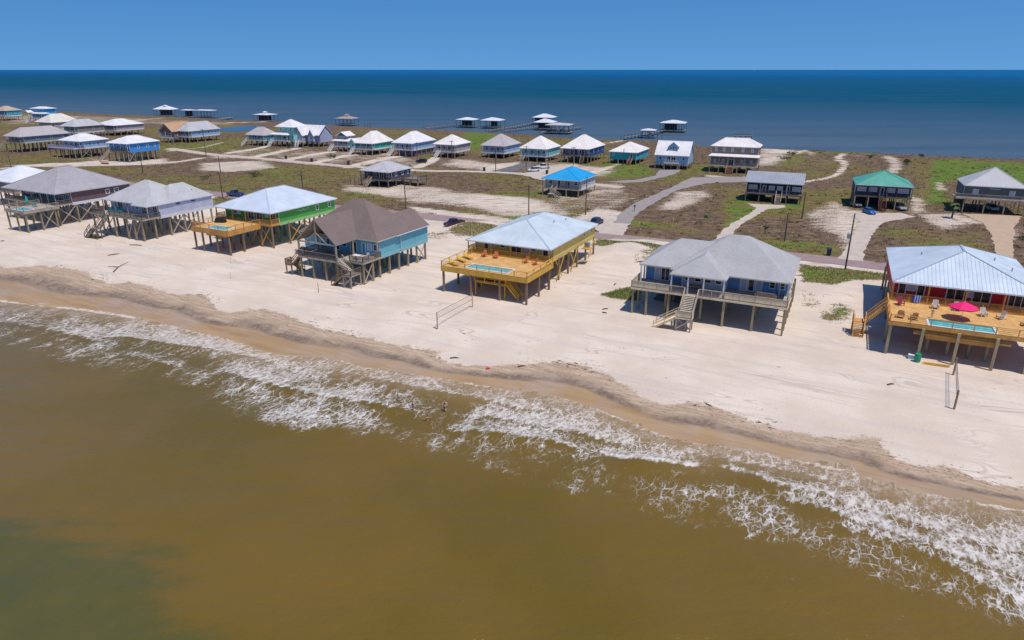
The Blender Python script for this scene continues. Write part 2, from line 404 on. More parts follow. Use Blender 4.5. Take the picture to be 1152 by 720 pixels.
def ground_attr(X, Y):
    d, al = shore_d(X, Y); de, _ = polydist(X, Y, E_L)
    de = -de + 1.3 * (fbm(X * .22, Y * .22, 11, 3) - .45)     # positive on the water side of the damp edge
    dr, _ = polydist(X, Y, ROAD_C); dn, _ = polydist(X, Y, N_L)
    n = fbm(X * .045, Y * .045, 31, 4)
    veg = sstep(-2.0, 2.5, dr - 2.2) * (.80 + .16 * sstep(.35, .6, fbm(X * .03, Y * .03, 47, 3)))
    green = .02 + .50 * sstep(.36, .66, fbm(X * .026, Y * .034, 41, 4))
    green = green * (1 - .5 * sstep(40, 5, -dn) * (X < 60))
    for poly, v, g, s in VEG:
        m = polymask(X, Y, G(poly), s); veg = veg * (1 - m) + v * m; green = green * (1 - m) + g * m
    for poly, g, s in LAWN:
        m = polymask(X, Y, G(poly), s); veg = np.maximum(veg, m * .97); green = np.maximum(green, green * (1 - m) + g * m)
    for poly, b, s in SAND:
        m = polymask(X, Y, G(poly), s) * b; veg = veg * (1 - m)
    for px, wd, b in TRACK:
        q, _ = polydist(X, Y, smoothline(G(px), 5)); m = (1 - sstep(wd * .3, wd * .75, np.abs(q))) * b; veg = veg * (1 - m)
    t = np.where(d <= 0, 0, np.where(de <= 0, 1.0, d / (d + np.abs(de) + 1e-6)))
    t = np.where(de <= 0, 1 + np.clip(-de, 0, 20) / 20, t)      # 0 waterline .. 1 damp edge .. 2 dry
    return np.stack([veg, np.clip(green, 0, 1), t * .5, sstep(-9, -2, dr)], -1)

gm, nt, b = newmat('sand_and_scrub')
tc = nt.add('TexCoord'); ob = tc.outputs['Object']
at = nt.add('VertexColor', layer_name='cover'); sp = nt.add('SeparateColor', {0: at.outputs[0]})
veg, green, t = sp.outputs[0], sp.outputs[1], nt.math('MULTIPLY', sp.outputs[2], 2.0); sp2 = at.outputs[1]
nA = nt.noise(ob, .10, 5, .6); nB = nt.noise(ob, .45, 5, .65); nC = nt.noise(ob, 2.2, 4, .65); nD = nt.noise(nt.mapping(ob, (1, 1, 1)), 9., 3, .6)
shore_r = nt.mapping(ob, (1, 1, 1), (0, 0, R(29)))
stre = nt.noise(nt.mapping(shore_r, (.06, .5, 1)), 1.0, 5, .62)     # bands along the beach
stre2 = nt.noise(nt.mapping(shore_r, (.25, 2.4, 1)), 1.0, 4, .6)
dry = nt.mix(nt.ss(nA, .35, .65), (.595, .485, .39), (.685, .575, .475))
dry = nt.mix(nt.ss(stre, .48, .66, 0, .45), dry, (.50, .43, .385))
dry = nt.mix(nt.ss(nB, .55, .75, 0, .35), dry, (.58, .48, .39))
dry = nt.mix(nt.ss(nC, .62, .78, 0, .3), dry, (.40, .34, .29))
nS = nt.noise(nt.mapping(ob, (.28, 1.0, 1), (0, 0, R(6))), .55, 5, .65)
trk = None
for ks, kc in (((.012, .10, 1), .47), ((.010, .13, 1), .55), ((.02, .075, 1), .5)):
    tn = nt.noise(nt.mapping(shore_r, ks), 1.0, 2, .4); ln = nt.math('ABSOLUTE', nt.math('SUBTRACT', nt.math('ABSOLUTE', nt.math('SUBTRACT', tn, kc)), .006)); l_ = nt.ss(ln, .0034, .0012)
    trk = l_ if trk is None else nt.math('MAXIMUM', trk, l_)
trk = nt.math('MULTIPLY', trk, nt.ss(nA, .42, .6, 0, .42)); dry = nt.mix(trk, dry, (.34, .275, .23))
foot = nt.math('MULTIPLY', nt.ss(nt.add('TexVoronoi', {'Vector': ob, 'Scale': .8}).outputs[0], .16, .10), nt.ss(nB, .52, .66, 0, .5)); dry = nt.mix(foot, dry, (.36, .29, .24))
damp = nt.mix(nt.ss(stre2, .35, .65), (.37, .262, .175), (.49, .37, .268))
wet = nt.mix(nt.ss(nA, .36, .64), nt.mix(nt.ss(stre, .35, .65), (.34, .205, .088), (.43, .275, .13)), nt.mix(nt.ss(stre2, .35, .65), (.36, .245, .155), (.42, .30, .20)))
dark = nt.mix(nt.ss(nB, .4, .65), (.155, .113, .088), (.26, .195, .15))
tj = nt.math('ADD', t, nt.math('MULTIPLY', nt.math('SUBTRACT', nt.math('ADD', nt.math('MULTIPLY', stre, .6), nt.math('MULTIPLY', nB, .4)), .5), .5))
tk = nt.math('ADD', t, nt.math('MULTIPLY', nt.math('SUBTRACT', nB, .5), .25))
c = nt.mix(nt.ss(tj, .50, .64), wet, damp)
band = nt.math('MULTIPLY', nt.math('MULTIPLY', nt.ss(tj, .42, .53), nt.ss(tj, .84, .57)), nt.math('MULTIPLY', nt.ss(stre, .34, .5, .45, 1.0), nt.ss(nC, .3, .6, .55, 1.0)))
c = nt.mix(band, c, dark)
c = nt.mix(nt.ss(tk, .985, 1.03), c, dry)
# wrack: bits of dark weed lying along the damp edge
damp_speck = nt.math('MULTIPLY', nt.math('MULTIPLY', nt.ss(tk, .66, .8), nt.ss(tk, 1.06, 1.0)), nt.math('MULTIPLY', nt.ss(nt.noise(nt.mapping(shore_r, (1.6, 3.0, 1)), 1.7, 2, .6), .60, .66), .75))
c = nt.mix(damp_speck, c, (.16, .105, .075))
wr = nt.math('MULTIPLY', nt.math('MULTIPLY', nt.ss(tk, .88, .97), nt.ss(tk, 1.12, 1.02)), nt.math('MULTIPLY', nt.ss(nt.noise(nt.mapping(shore_r, (.9, 2.2, 1)), 1.3, 3, .7), .58, .63), nt.ss(nA, .42, .54)))
c = nt.mix(wr, c, (.07, .045, .03))
# vegetation
vb = nt.mix(nt.ss(nB, .35, .65), (.235, .150, .094), (.105, .066, .045))
vo = nt.mix(nt.ss(nC, .35, .65), (.25, .19, .062), (.125, .105, .030))
vg = nt.mix(nt.ss(nC, .3, .7), (.165, .245, .03), (.085, .15, .018))
gj = nt.math('ADD', green, nt.math('MULTIPLY', nt.math('SUBTRACT', nt.noise(nt.mapping(ob, (.6, 1.3, 1), (0, 0, R(27))), .085, 5, .62), .5), 1.9))
vc = nt.mix(nt.ss(gj, .18, .5), vb, vo); vc = nt.mix(nt.ss(gj, .58, .9), vc, vg)
vc = nt.mix(nt.ss(nD, .55, .7, 0, .45), vc, (.045, .040, .016))
vc = nt.mix(nt.ss(nt.noise(ob, 1.1, 3), .6, .75, 0, .5), vc, (.30, .225, .13))
vn = nt.math('ADD', nt.math('ADD', veg, .01), nt.math('MULTIPLY', nt.math('SUBTRACT', nt.math('ADD', nt.math('MULTIPLY', nS, .46), nt.math('ADD', nt.math('MULTIPLY', nC, .38), nt.math('MULTIPLY', nA, .20))), .5), 3.2))
vc = nt.mix(nt.ss(nS, .38, .62, .42, 0), vc, (.05, .042, .018))
vc = nt.mix(nt.ss(nt.noise(nt.mapping(ob, (.5, 1, 1), (0, 0, R(15))), 1.6, 4, .65), .58, .74, 0, .6), vc, (.34, .27, .15))
isv = nt.ss(vn, .40, .60)
sandy = nt.mix(nt.ss(nS, .34, .6), (.36, .265, .18), (.66, .565, .48))
inl = nt.math('MULTIPLY', nt.ss(t, 1.85, 1.98), sp2)
c = nt.mix(nt.math('MULTIPLY', inl, .8), c, sandy)
c = nt.mix(isv, c, vc)
nt.put(b.inputs['Base Color'], c)
wetf = nt.math('MULTIPLY', nt.ss(tj, .62, .40), nt.ss(t, .02, .1))
nt.put(b.inputs['Roughness'], nt.mix(wetf, (.92, .92, .92), (.38, .38, .38)))
nt.put(b.inputs['Specular IOR Level'], nt.ss(wetf, 0, 1, .15, .4))
hh = nt.math('ADD', nt.math('MULTIPLY', nC, .6), nt.math('ADD', nt.math('MULTIPLY', nD, .25), nt.math('MULTIPLY', isv, .4)))
nt.put(b.inputs['Normal'], nt.bump(hh, nt.ss(t, .5, 1.2, .12, .75), .16))

def axis(*segs):
    out = [segs[0][0]]
    for a, bb, st in segs: n = max(1, int(round((bb - a) / st))); out += list(np.linspace(a, bb, n + 1)[1:])
    return np.array(out)
gx = axis((-2400, -700, 100), (-700, -260, 8), (-260, -140, 3), (-140, 120, .9), (120, 240, 3), (240, 500, 10), (500, 1800, 100))
gy = axis((-900, -60, 70), (-60, 40, 6), (40, 160, .9), (160, 330, 2.2), (330, 520, 4.5), (520, 760, 9), (760, 1900, 60))
gr = grid_mesh('ground', gx, gy, ground_z, {'cover': ground_attr}, gm); gr['kind'] = 'structure'

# ------------------------------------------------------------------ WATER
CREST = [  # polyline, height, foam thickness, foam strength
    ([(-10, 338), (0, 339), (40, 343), (100, 350), (150, 357)], .35, 1.2, .9),
    ([(118, 379), (140, 380), (174, 386), (243, 394), (285, 402), (310, 406)], .4, .9, .75),
    ([(135, 400), (150, 402), (170, 406), (200, 413)], .3, .8, .5),
    ([(500, 485), (530, 487), (560, 490), (610, 497), (650, 504)], .45, .5, .75),
    ([(680, 510), (700, 516), (740, 521.5), (786, 523)], .6, 1.2, .85),
    ([(815, 526), (835, 532), (850, 538), (880, 549), (930, 560), (980, 572)], .55, 1.0, .8),
    ([(1000, 580), (1060, 600), (1152, 622)], .3, .7, .6), ([(250, 418), (330, 440), (420, 456), (470, 463)], .25, .40, .62), ([(380, 418), (450, 432), (530, 447), (600, 462)], .2, .35, .6),
    ([(540, 468), (620, 482), (700, 500)], .2, .4, .62), ([(770, 508), (840, 522), (900, 533), (960, 550)], .2, .5, .7), ([(880, 562), (980, 592), (1060, 620), (1152, 652)], .25, .5, .6), ([(940, 592), (1060, 634), (1152, 680)], .2, .4, .55), ([(0, 362), (60, 372), (110, 386)], .15, .4, .5),
]
CR = [(smoothline(G(p, ZG), 5), h, wd, s) for p, h, wd, s in CREST]
CLEAR = [  # open brown water inside the surf
    ([(438, 446), (480, 440), (522, 450), (530, 478), (470, 488), (440, 468)], .72),
    ([(115, 382), (300, 408), (420, 440), (470, 460), (400, 458), (280, 425), (200, 412), (130, 396)], .38), ([(480, 462), (500, 470), (520, 478), (500, 482), (470, 480)], .6),
    ([(660, 512), (780, 528), (830, 536), (850, 548), (740, 540), (650, 524)], .7), ([(560, 500), (680, 525), (680, 560), (560, 535)], .55), ([(360, 470), (470, 480), (470, 498), (380, 492)], .3),
    ([(700, 540), (820, 560), (820, 600), (740, 590)], .25), ([(900, 620), (1000, 640), (1010, 660), (940, 640)], .3), ([(0, 345), (70, 352), (70, 400), (0, 392)], .35),
]
DENSE = [([(160, 362), (260, 385), (330, 405), (380, 425), (300, 418), (200, 390)], .35), ([(260, 410), (400, 440), (430, 480), (330, 480), (270, 450)], .4), ([(380, 425), (480, 440), (480, 470), (400, 462)], .3),
         ([(500, 440), (620, 460), (700, 490), (640, 492), (540, 475)], .3), ([(880, 545), (1000, 575), (1152, 620), (1152, 690), (1040, 650), (940, 600)], .3)]
def water_attr(X, Y):
    d, al = shore_d(X, Y); d = -d                        # positive out to sea
    do, _ = polydist(X, Y, O_L); do = do + 5 * (fbm(X * .07, Y * .07, 51, 3) - .47)
    u = np.clip(d / (d + np.maximum(do, 0) + 1e-6), 0, 1); u = np.where(do <= 0, 1.0, u); u = np.where(d <= 0, 0, u)
    foam = np.interp(u, [0, .06, .15, .4, .7, .9, 1.0], [.28, .28, .38, .48, .40, .24, .02])
    foam = foam * (.6 + .85 * fbm(X * .09, Y * .09, 61, 3))
    for poly, k in CLEAR: foam = foam * (1 - k * polymask(X, Y, G(poly, ZG), 2.0))
    for poly, k in DENSE: foam = foam + k * polymask(X, Y, G(poly, ZG), 2.5) * (.4 + .7 * fbm(X * .2, Y * .2, 71, 2))
    crest = np.zeros_like(foam)
    for line, h, wd, s in CR:
        q, a2 = polydist(X, Y, line); L = a2.max()
        q = q + .8 * (fbm(X * .3, Y * .3, 81, 3) - .45)
        dd = np.sqrt(q * q)
        prof = np.where(q > 0, np.exp(-(dd / wd) ** 2), np.exp(-(dd / (.45 * wd)) ** 2)) * s
        near = (a2 > .01) & (a2 < L - .01)
        crest = np.maximum(crest, np.where(near, prof, prof * np.exp(-(dd) ** 2)))
        foam = foam + np.where((q > 0) & near, .35 * s * np.exp(-dd / 2.6), 0)
        foam = foam * (1 - np.where((q < 0) & near, .75 * np.exp(-(dd / 2.2)), 0))
    lip = np.exp(-(np.maximum(d, 0) / .32) ** 2) * (.35 + .8 * vnoise(X * .25, Y * .25, 91)) * (d > -1)
    crest = np.maximum(crest, lip * .8)
    gpatch = polymask(X, Y, G([(-400, 590), (0, 589), (60, 596), (110, 606), (165, 622), (188, 645), (205, 690), (245, 730), (260, 860), (-500, 860)], ZG), 5.0)
    return np.stack([np.clip(foam, 0, 1.2), np.clip(crest, 0, 1), gpatch, np.exp(-np.maximum(d, 0) / 7.0)], -1)
def water_z(X, Y):
    d, al = shore_d(X, Y); d = -d
    amp = sstep(0, 5, d)
    z = ZG + amp * (.10 * (fbm(X * .22, Y * .22, 101, 3) - .45) + .06 * np.sin(d * .75 + 3 * fbm(X * .05, Y * .05, 103, 2)) * sstep(3, 12, d) * (1 - sstep(30, 60, d)))
    for line, h, wd, s in CR:
        q, a2 = polydist(X, Y, line); L = a2.max()
        q = q + .8 * (fbm(X * .3, Y * .3, 81, 3) - .45)
        z = z + h * np.exp(-(q / np.where(q > 0, 1.1, 1.7)) ** 2) * sstep(0, 4, np.minimum(a2, L - a2)) * amp
    return z
wm, nt, b = newmat('gulf_water')
tc = nt.add('TexCoord'); ob = tc.outputs['Object']
at = nt.add('VertexColor', layer_name='surf'); sp = nt.add('SeparateColor', {0: at.outputs[0]}); foam, crest, gp = sp.outputs[0], sp.outputs[1], sp.outputs[2]; shal = at.outputs[1]
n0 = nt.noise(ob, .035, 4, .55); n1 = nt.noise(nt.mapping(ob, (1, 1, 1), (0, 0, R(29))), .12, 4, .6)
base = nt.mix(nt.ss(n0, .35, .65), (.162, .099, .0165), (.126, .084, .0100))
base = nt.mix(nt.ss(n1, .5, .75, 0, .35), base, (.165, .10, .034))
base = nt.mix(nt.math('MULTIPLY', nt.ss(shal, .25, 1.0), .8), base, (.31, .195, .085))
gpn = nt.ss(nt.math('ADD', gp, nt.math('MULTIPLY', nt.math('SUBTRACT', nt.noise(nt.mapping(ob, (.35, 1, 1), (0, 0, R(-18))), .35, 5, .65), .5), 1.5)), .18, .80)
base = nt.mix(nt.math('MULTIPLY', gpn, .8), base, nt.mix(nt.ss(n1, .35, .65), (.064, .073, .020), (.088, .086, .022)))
# broken streaks of foam, combed by the backwash across the shore line
rot = nt.mapping(ob, (1, 1, 1), (0, 0, R(29)))
wx = nt.add('TexNoise', {'Vector': rot, 'Scale': .42, 'Detail': 4.0, 'Roughness': .6})
warp = nt.add('VectorMath', {0: wx.outputs[1], 1: (.5, .5, .5)}, operation='SUBTRACT').outputs[0]
def warped(ws, sc, ang): 
    v = nt.add('VectorMath', {0: rot, 1: nt.add('VectorMath', {0: warp, 'Scale': ws}, operation='SCALE').outputs[0]}, operation='ADD').outputs[0]
    return nt.mapping(v, sc, (0, 0, R(ang)))
def ridge(scale, ws, stretch, ang, detail=2):
    n = nt.noise(warped(ws, (1, stretch, 1), ang), scale, detail, .5)
    return nt.math('ABSOLUTE', nt.math('SUBTRACT', n, .5))
def cells(scale, ws, stretch, ang):
    return nt.add('TexVoronoi', {'Vector': warped(ws, (1, stretch, 0), ang), 'Scale': scale, 'Randomness': 1.0}, feature='DISTANCE_TO_EDGE', voronoi_dimensions='2D').outputs[0]
fn = nt.noise(nt.mapping(rot, (1, .5, 1)), 2.2, 5, .7); fn2 = nt.noise(nt.mapping(rot, (1, .5, 1)), .30, 4, .65); fn3 = nt.noise(nt.mapping(rot, (1, .55, 1)), .9, 4, .65)
fd = nt.math('ADD', foam, nt.math('ADD', nt.math('MULTIPLY', nt.math('SUBTRACT', fn2, .5), .95), nt.math('MULTIPLY', nt.math('SUBTRACT', fn3, .5), .7)))
w_ = nt.math('MULTIPLY', nt.ss(fd, .05, 1.05), .088)
def strands(r, k, soft): return nt.ss(nt.math('SUBTRACT', r, nt.math('MULTIPLY', w_, k)), soft, -soft * .6)
s1 = strands(ridge(.70, 1.0, .45, 14, 3), .62, .020); s2 = strands(ridge(1.5, .7, .5, -8, 3), .72, .026); s3 = strands(ridge(3.4, .4, .6, 5), .9, .04)
s4 = strands(cells(.95, 1.7, .6, -12), 1.9, .045); s5 = strands(cells(2.3, 1.0, .65, 8), 2.2, .07)
lacef = nt.math('MAXIMUM', nt.math('MAXIMUM', s1, nt.math('MULTIPLY', s2, .85)), nt.math('MAXIMUM', nt.math('MULTIPLY', s3, nt.ss(fd, .30, .75, 0, .8)), nt.math('MAXIMUM', nt.math('MULTIPLY', s4, .95), nt.math('MULTIPLY', s5, nt.ss(fd, .22, .6, 0, .8)))))
lacef = nt.math('MULTIPLY', nt.math('MULTIPLY', lacef, nt.ss(fd, .10, .42)), nt.ss(foam, .015, .13))
lacef = nt.math('MULTIPLY', lacef, nt.ss(fn, .28, .55, .2, 1.0))
sol = nt.math('MULTIPLY', nt.ss(nt.math('ADD', crest, nt.math('ADD', nt.math('MULTIPLY', nt.math('SUBTRACT', fn, .5), 1.1), nt.math('MULTIPLY', nt.math('SUBTRACT', fn3, .5), .8))), .40, .92), .95)
veil = nt.math('MULTIPLY', nt.ss(foam, .2, .95), nt.ss(nt.noise(nt.mapping(rot, (1, .45, 1)), .8, 4, .65), .42, .7, 0, .38))
veil = nt.math('MAXIMUM', veil, nt.math('MULTIPLY', nt.math('MULTIPLY', nt.ss(shal, .45, .9), nt.ss(fn2, .38, .6, .25, 1.0)), nt.ss(fn, .35, .68, .08, .62)))
ff = nt.math('MAXIMUM', nt.math('MAXIMUM', nt.math('MULTIPLY', lacef, .86), sol), veil, clamp=True)
fcol = nt.mix(nt.ss(fn, .3, .7), (.62, .575, .53), (.76, .735, .715))
fcol = nt.mix(nt.math('MULTIPLY', shal, .55), fcol, (.56, .43, .32))
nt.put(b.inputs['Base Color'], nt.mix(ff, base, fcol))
nt.put(b.inputs['Roughness'], nt.mix(ff, (.13, .13, .13), (.85, .85, .85)))
b.inputs['IOR'].default_value = 1.33; b.inputs['Specular IOR Level'].default_value = .5
rp = nt.noise(nt.mapping(ob, (.55, 1.0, 1), (0, 0, R(24))), .55, 4, .6); rp2 = nt.noise(nt.mapping(ob, (1, 1.8, 1), (0, 0, R(35))), 2.4, 4, .62); rp3 = nt.noise(nt.mapping(ob, (.3, 1, 1), (0, 0, R(29))), .16, 3, .55)
nt.put(b.inputs['Normal'], nt.bump(nt.math('ADD', nt.math('ADD', nt.math('MULTIPLY', rp, .75), nt.math('MULTIPLY', rp2, .26)), nt.math('ADD', nt.math('MULTIPLY', rp3, 1.6), nt.math('MULTIPLY', ff, .30))), .85, .34))
wx_ = axis((-40000, -2000, 4000), (-2000, -300, 100), (-300, -165, 5), (-165, 105, .55), (105, 200, 4), (200, 2000, 150), (2000, 40000, 4000))
wy_ = axis((-40000, -2000, 4000), (-2000, -40, 120), (-40, 28, 3), (28, 132, .55), (132, 330, 6), (330, 1900, 150))
gulf = grid_mesh('gulf_water', wx_, wy_, water_z, {'surf': water_attr}, wm); gulf['kind'] = 'structure'

sm, nt, b = newmat('sound_water')
tc = nt.add('TexCoord'); ob = tc.outputs['Object']
sx = nt.add('SeparateXYZ', {0: nt.mapping(ob, (1, 1, 1), (0, 0, R(26)))})
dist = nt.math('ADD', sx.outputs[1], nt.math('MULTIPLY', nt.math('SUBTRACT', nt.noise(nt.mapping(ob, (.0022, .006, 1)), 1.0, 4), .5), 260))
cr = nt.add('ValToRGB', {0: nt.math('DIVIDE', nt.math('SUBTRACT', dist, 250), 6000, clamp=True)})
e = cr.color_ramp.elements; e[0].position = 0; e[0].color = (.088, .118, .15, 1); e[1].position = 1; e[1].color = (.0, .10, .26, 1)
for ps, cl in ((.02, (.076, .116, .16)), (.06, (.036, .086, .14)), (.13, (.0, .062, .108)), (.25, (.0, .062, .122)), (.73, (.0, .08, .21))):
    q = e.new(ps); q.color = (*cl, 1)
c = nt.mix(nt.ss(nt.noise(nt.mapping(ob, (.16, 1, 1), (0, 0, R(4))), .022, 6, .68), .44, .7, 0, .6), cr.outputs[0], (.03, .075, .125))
nt.put(b.inputs['Base Color'], c)
b.inputs['Roughness'].default_value = .45; b.inputs['Specular IOR Level'].default_value = .07; b.inputs['IOR'].default_value = 1.33
nt.put(b.inputs['Normal'], nt.bump(nt.noise(nt.mapping(ob, (1, 1.8, 1)), .5, 4, .65), .5, .5))
mb = MB()
Y0 = 60.0
mb.face([(-45000, Y0 + 700, ZN), (-300, Y0 + 330, ZN), (120, Y0 + 110, ZN), (2500, Y0 - 1200, ZN), (45000, -20000, ZN), (45000, 60000, ZN), (-45000, 60000, ZN)])
sea = mb.build('sound_water', sm); sea['kind'] = 'structure'

# ------------------------------------------------------------------ ROADS AND DRIVES
def sheet(name, poly, z, mat):
    rough = []
    for (ax, ay), (bx, by) in zip(poly, poly[1:] + poly[:1]):
        n = max(1, int(math.hypot(bx - ax, by - ay) / 1.6)); l = math.hypot(bx - ax, by - ay) + 1e-6
        for k in range(n): j = random.uniform(-.32, .32) if k else 0; rough.append((ax + (bx - ax) * k / n - (by - ay) / l * j, ay + (by - ay) * k / n + (bx - ax) / l * j))
    poly = rough; mb = MB(); mb.face([(x, y, z) for x, y in poly]); o = mb.build(name, mat); o['kind'] = 'structure'; return o
def groundmat(name, a, bcol, scale=.5, rough=.9, cracks=False):
    m, nt, b = newmat(name); ob = nt.add('TexCoord').outputs['Object']
    n = nt.noise(ob, scale, 5, .65); n2 = nt.noise(ob, scale * 14, 3, .6); n3 = nt.noise(nt.mapping(ob, (.05, .5, 1), (0, 0, R(26))), 1.0, 4, .6)
    c = nt.mix(nt.ss(n, .3, .7), a, bcol); c = nt.mix(nt.ss(n2, .55, .75, 0, .35), c, tuple(x * .7 for x in a)); c = nt.mix(nt.ss(n3, .55, .75, 0, .3), c, (.46, .38, .31))
    nt.put(b.inputs['Base Color'], c); b.inputs['Roughness'].default_value = rough; b.inputs['Specular IOR Level'].default_value = .2
    nt.put(b.inputs['Normal'], nt.bump(n2, .3, .02)); return m
m_asph = groundmat('old_asphalt', (.27, .19, .185), (.33, .235, .225)); m_grey = groundmat('grey_gravel', (.27, .235, .225), (.33, .28, .26))
m_conc = groundmat('pale_shell', (.46, .38, .31), (.55, .46, .39)); m_tan = groundmat('tan_concrete', (.43, .31, .215), (.49, .36, .25)); m_dk = groundmat('dark_asphalt', (.12, .115, .125), (.16, .15, .155))
m_sandlot = groundmat('packed_sand', (.52, .42, .33), (.62, .54, .46))
def ribbon(name, line, width, z, mat, wob=.25):
    mb = MB(); L = []; Rr = []
    for i, (x, y) in enumerate(line):
        a = line[max(0, i - 1)]; c = line[min(len(line) - 1, i + 1)]; dx, dy = c[0] - a[0], c[1] - a[1]; l = math.hypot(dx, dy)
        w = width / 2 + random.uniform(-wob, wob); w2 = width / 2 + random.uniform(-wob, wob)
        L.append((x - dy / l * w, y + dx / l * w, z)); Rr.append((x + dy / l * w2, y - dx / l * w2, z))
    for i in range(len(line) - 1): mb.face([L[i], Rr[i], Rr[i + 1], L[i + 1]])
    o = mb.build(name, mat); o['kind'] = 'structure'; return o
fine_road = smoothline(ROAD_C, 3)
ribbon('road', fine_road, 6.2, .05, m_asph, .12)
ribbon('back_lane', smoothline(G([(190, 167), (240, 174), (300, 179), (352, 184), (404, 188), (470, 192), (532, 193), (590, 196), (640, 204), (700, 211)]), 8), 4.6, .045, m_conc, .3)
sheet('driveway', G([(556, 192), (591, 183), (607, 183.5), (590, 189), (574, 194)]), .06, m_dk)
sheet('driveway', G([(584, 196), (618, 188), (668, 190), (640, 199), (610, 203)]), .055, m_conc)
sheet('driveway', G([(683, 204.3), (718, 202), (738, 197.5), (741, 191.5), (767, 191), (760, 196), (744, 200), (722, 205), (700, 206)]), .06, m_grey)
sheet('driveway', G([(690, 251), (698, 240), (716, 227.5), (750, 213.3), (778, 199.8), (842, 199), (842, 204.5), (794, 206.5), (762, 214), (732, 231), (714, 243), (708, 252)]), .06, m_grey)
sheet('driveway', G([(662, 249), (690, 246), (693, 248.5), (711, 249), (700, 265), (674, 262.5)]), .055, m_conc)
sheet('driveway', G([(801, 273.8), (812, 260), (826, 250), (843, 241), (851, 234), (840, 229), (883, 231), (884, 233.5), (862, 236), (849, 244), (834, 252.5), (824, 264), (821, 276)]), .06, m_conc)
sheet('driveway', G([(942, 291), (952, 278), (961, 262), (968, 250), (958, 240), (1012, 239.6), (1030, 244), (996, 250), (985, 258), (979, 269), (972, 282), (971, 294)]), .06, m_conc)
sheet('driveway', G([(1082, 240.5), (1150, 243), (1142, 254), (1140, 290), (1140, 313), (1120, 310), (1119, 281), (1114, 262), (1104, 250)]), .06, m_tan)
sheet('driveway', G([(418, 247.5), (440, 243), (462, 246), (470, 256), (440, 262), (420, 256)]), .058, m_sandlot)
lag, nt, b = newmat('lagoon_water'); b.inputs['Base Color'].default_value = (.035, .065, .10, 1); b.inputs['Roughness'].default_value = .2
nt.put(b.inputs['Normal'], nt.bump(nt.noise(nt.add('TexCoord').outputs['Object'], .8, 4), .3, .1))
sheet('lagoon', G([(246, 147.5), (250, 144.5), (266, 142.3), (290, 141.3), (304, 143), (290, 146), (266, 148.3)]), .12, lag)

# ------------------------------------------------------------------ palette
TIM = M('weathered_timber', (.40, .33, .26), .85, .18, .8, kind='timber'); TIMD = M('dark_timber', (.17, .135, .11), .85, .18, .8, kind='timber')
PINE = M('new_pine', (.58, .30, .075), .75, .15, .8, kind='timber'); PINEP = M('new_pine_planks', (.70, .40, .14), .75, .15, .8, kind='plank')
GOLD = M('golden_pine', (.64, .37, .05), .7, .12, .8, kind='timber')
PILE = M('treated_piling', (.36, .29, .17), .85, .2, .6, kind='timber'); PILEB = M('brown_piling', (.27, .18, .10), .85, .2, .6, kind='timber')
GRYP = M('grey_planks', (.44, .37, .31), .85, .16, .8, kind='plank'); TANP = M('tan_board', (.72, .58, .37), .8, .12, .8, kind='timber')
WHT = flat('white_trim', (.74, .74, .76), .5); WHTT = M('white_timber', (.68, .67, .68), .6, .08, 1.0, kind='timber')
CREAMT = flat('cream_trim', (.62, .56, .42), .6)
GLASS = flat('window_glass', (.018, .026, .036), .06); CURT = flat('blind_white', (.50, .52, .55), .5); DOORW = flat('door_white', (.66, .66, .67), .45)
BLACK = flat('black_rubber', (.018, .018, .02), .7); STEEL = flat('grey_steel', (.35, .36, .37), .4, .6); POLE = M('pole_wood', (.12, .09, .065), .9, .2, .7, kind='timber')
POOLW, nt, b = newmat('pool_water'); ob = nt.add('TexCoord').outputs['Object']
nt.put(b.inputs['Base Color'], nt.mix(nt.ss(nt.noise(ob, 1.6, 3), .35, .65), (.05, .42, .48), (.13, .56, .60))); b.inputs['Roughness'].default_value = .12
nt.put(b.inputs['Normal'], nt.bump(nt.noise(ob, 5, 3), .3, .05))
def roofm(name, col, kind='seam', rough=.45): return M(name, col, rough, .06, .35, 0.0, .4, kind)
def sidem(name, col): return M(name, col, .65, .07, .6, 0, .35, 'siding')

# ------------------------------------------------------------------ building helpers
def slope(mb, pts, eave):
    a, b2 = Vector(eave[0]), Vector(eave[1]); d = (b2 - a).normalized()
    uv = []
    for p in pts:
        q = Vector(p) - a; u = q.dot(d); v = (q - d * u).length; uv.append((u, v))
    mb.face(pts, uv)
def hip(mb, x0, x1, y0, y1, ze, zr, ra, rb, th=.2):
    A, B = (*ra, zr), (*rb, zr)
    c = [(x0, y0, ze), (x1, y0, ze), (x1, y1, ze), (x0, y1, ze)]
    if abs(ra[0] - rb[0]) > abs(ra[1] - rb[1]):
        F_ = [[c[0], c[1], B, A], [c[1], c[2], B], [c[2], c[3], A, B], [c[3], c[0], A]]
    else:
        F_ = [[c[0], c[1], A], [c[1], c[2], B, A], [c[2], c[3], B], [c[3], c[0], A, B]]
    for f in F_:
        g = []
        for p in f:
            if not g or (Vector(p) - Vector(g[-1])).length > 1e-4: g.append(p)
        slope(mb, g, (f[0], f[1]))
    lo = [(p[0], p[1], ze - th) for p in c]
    for k in range(4): mb.face([lo[k], lo[(k + 1) % 4], c[(k + 1) % 4], c[k]], None, 1)
    mb.face(lo[::-1], None, 1)
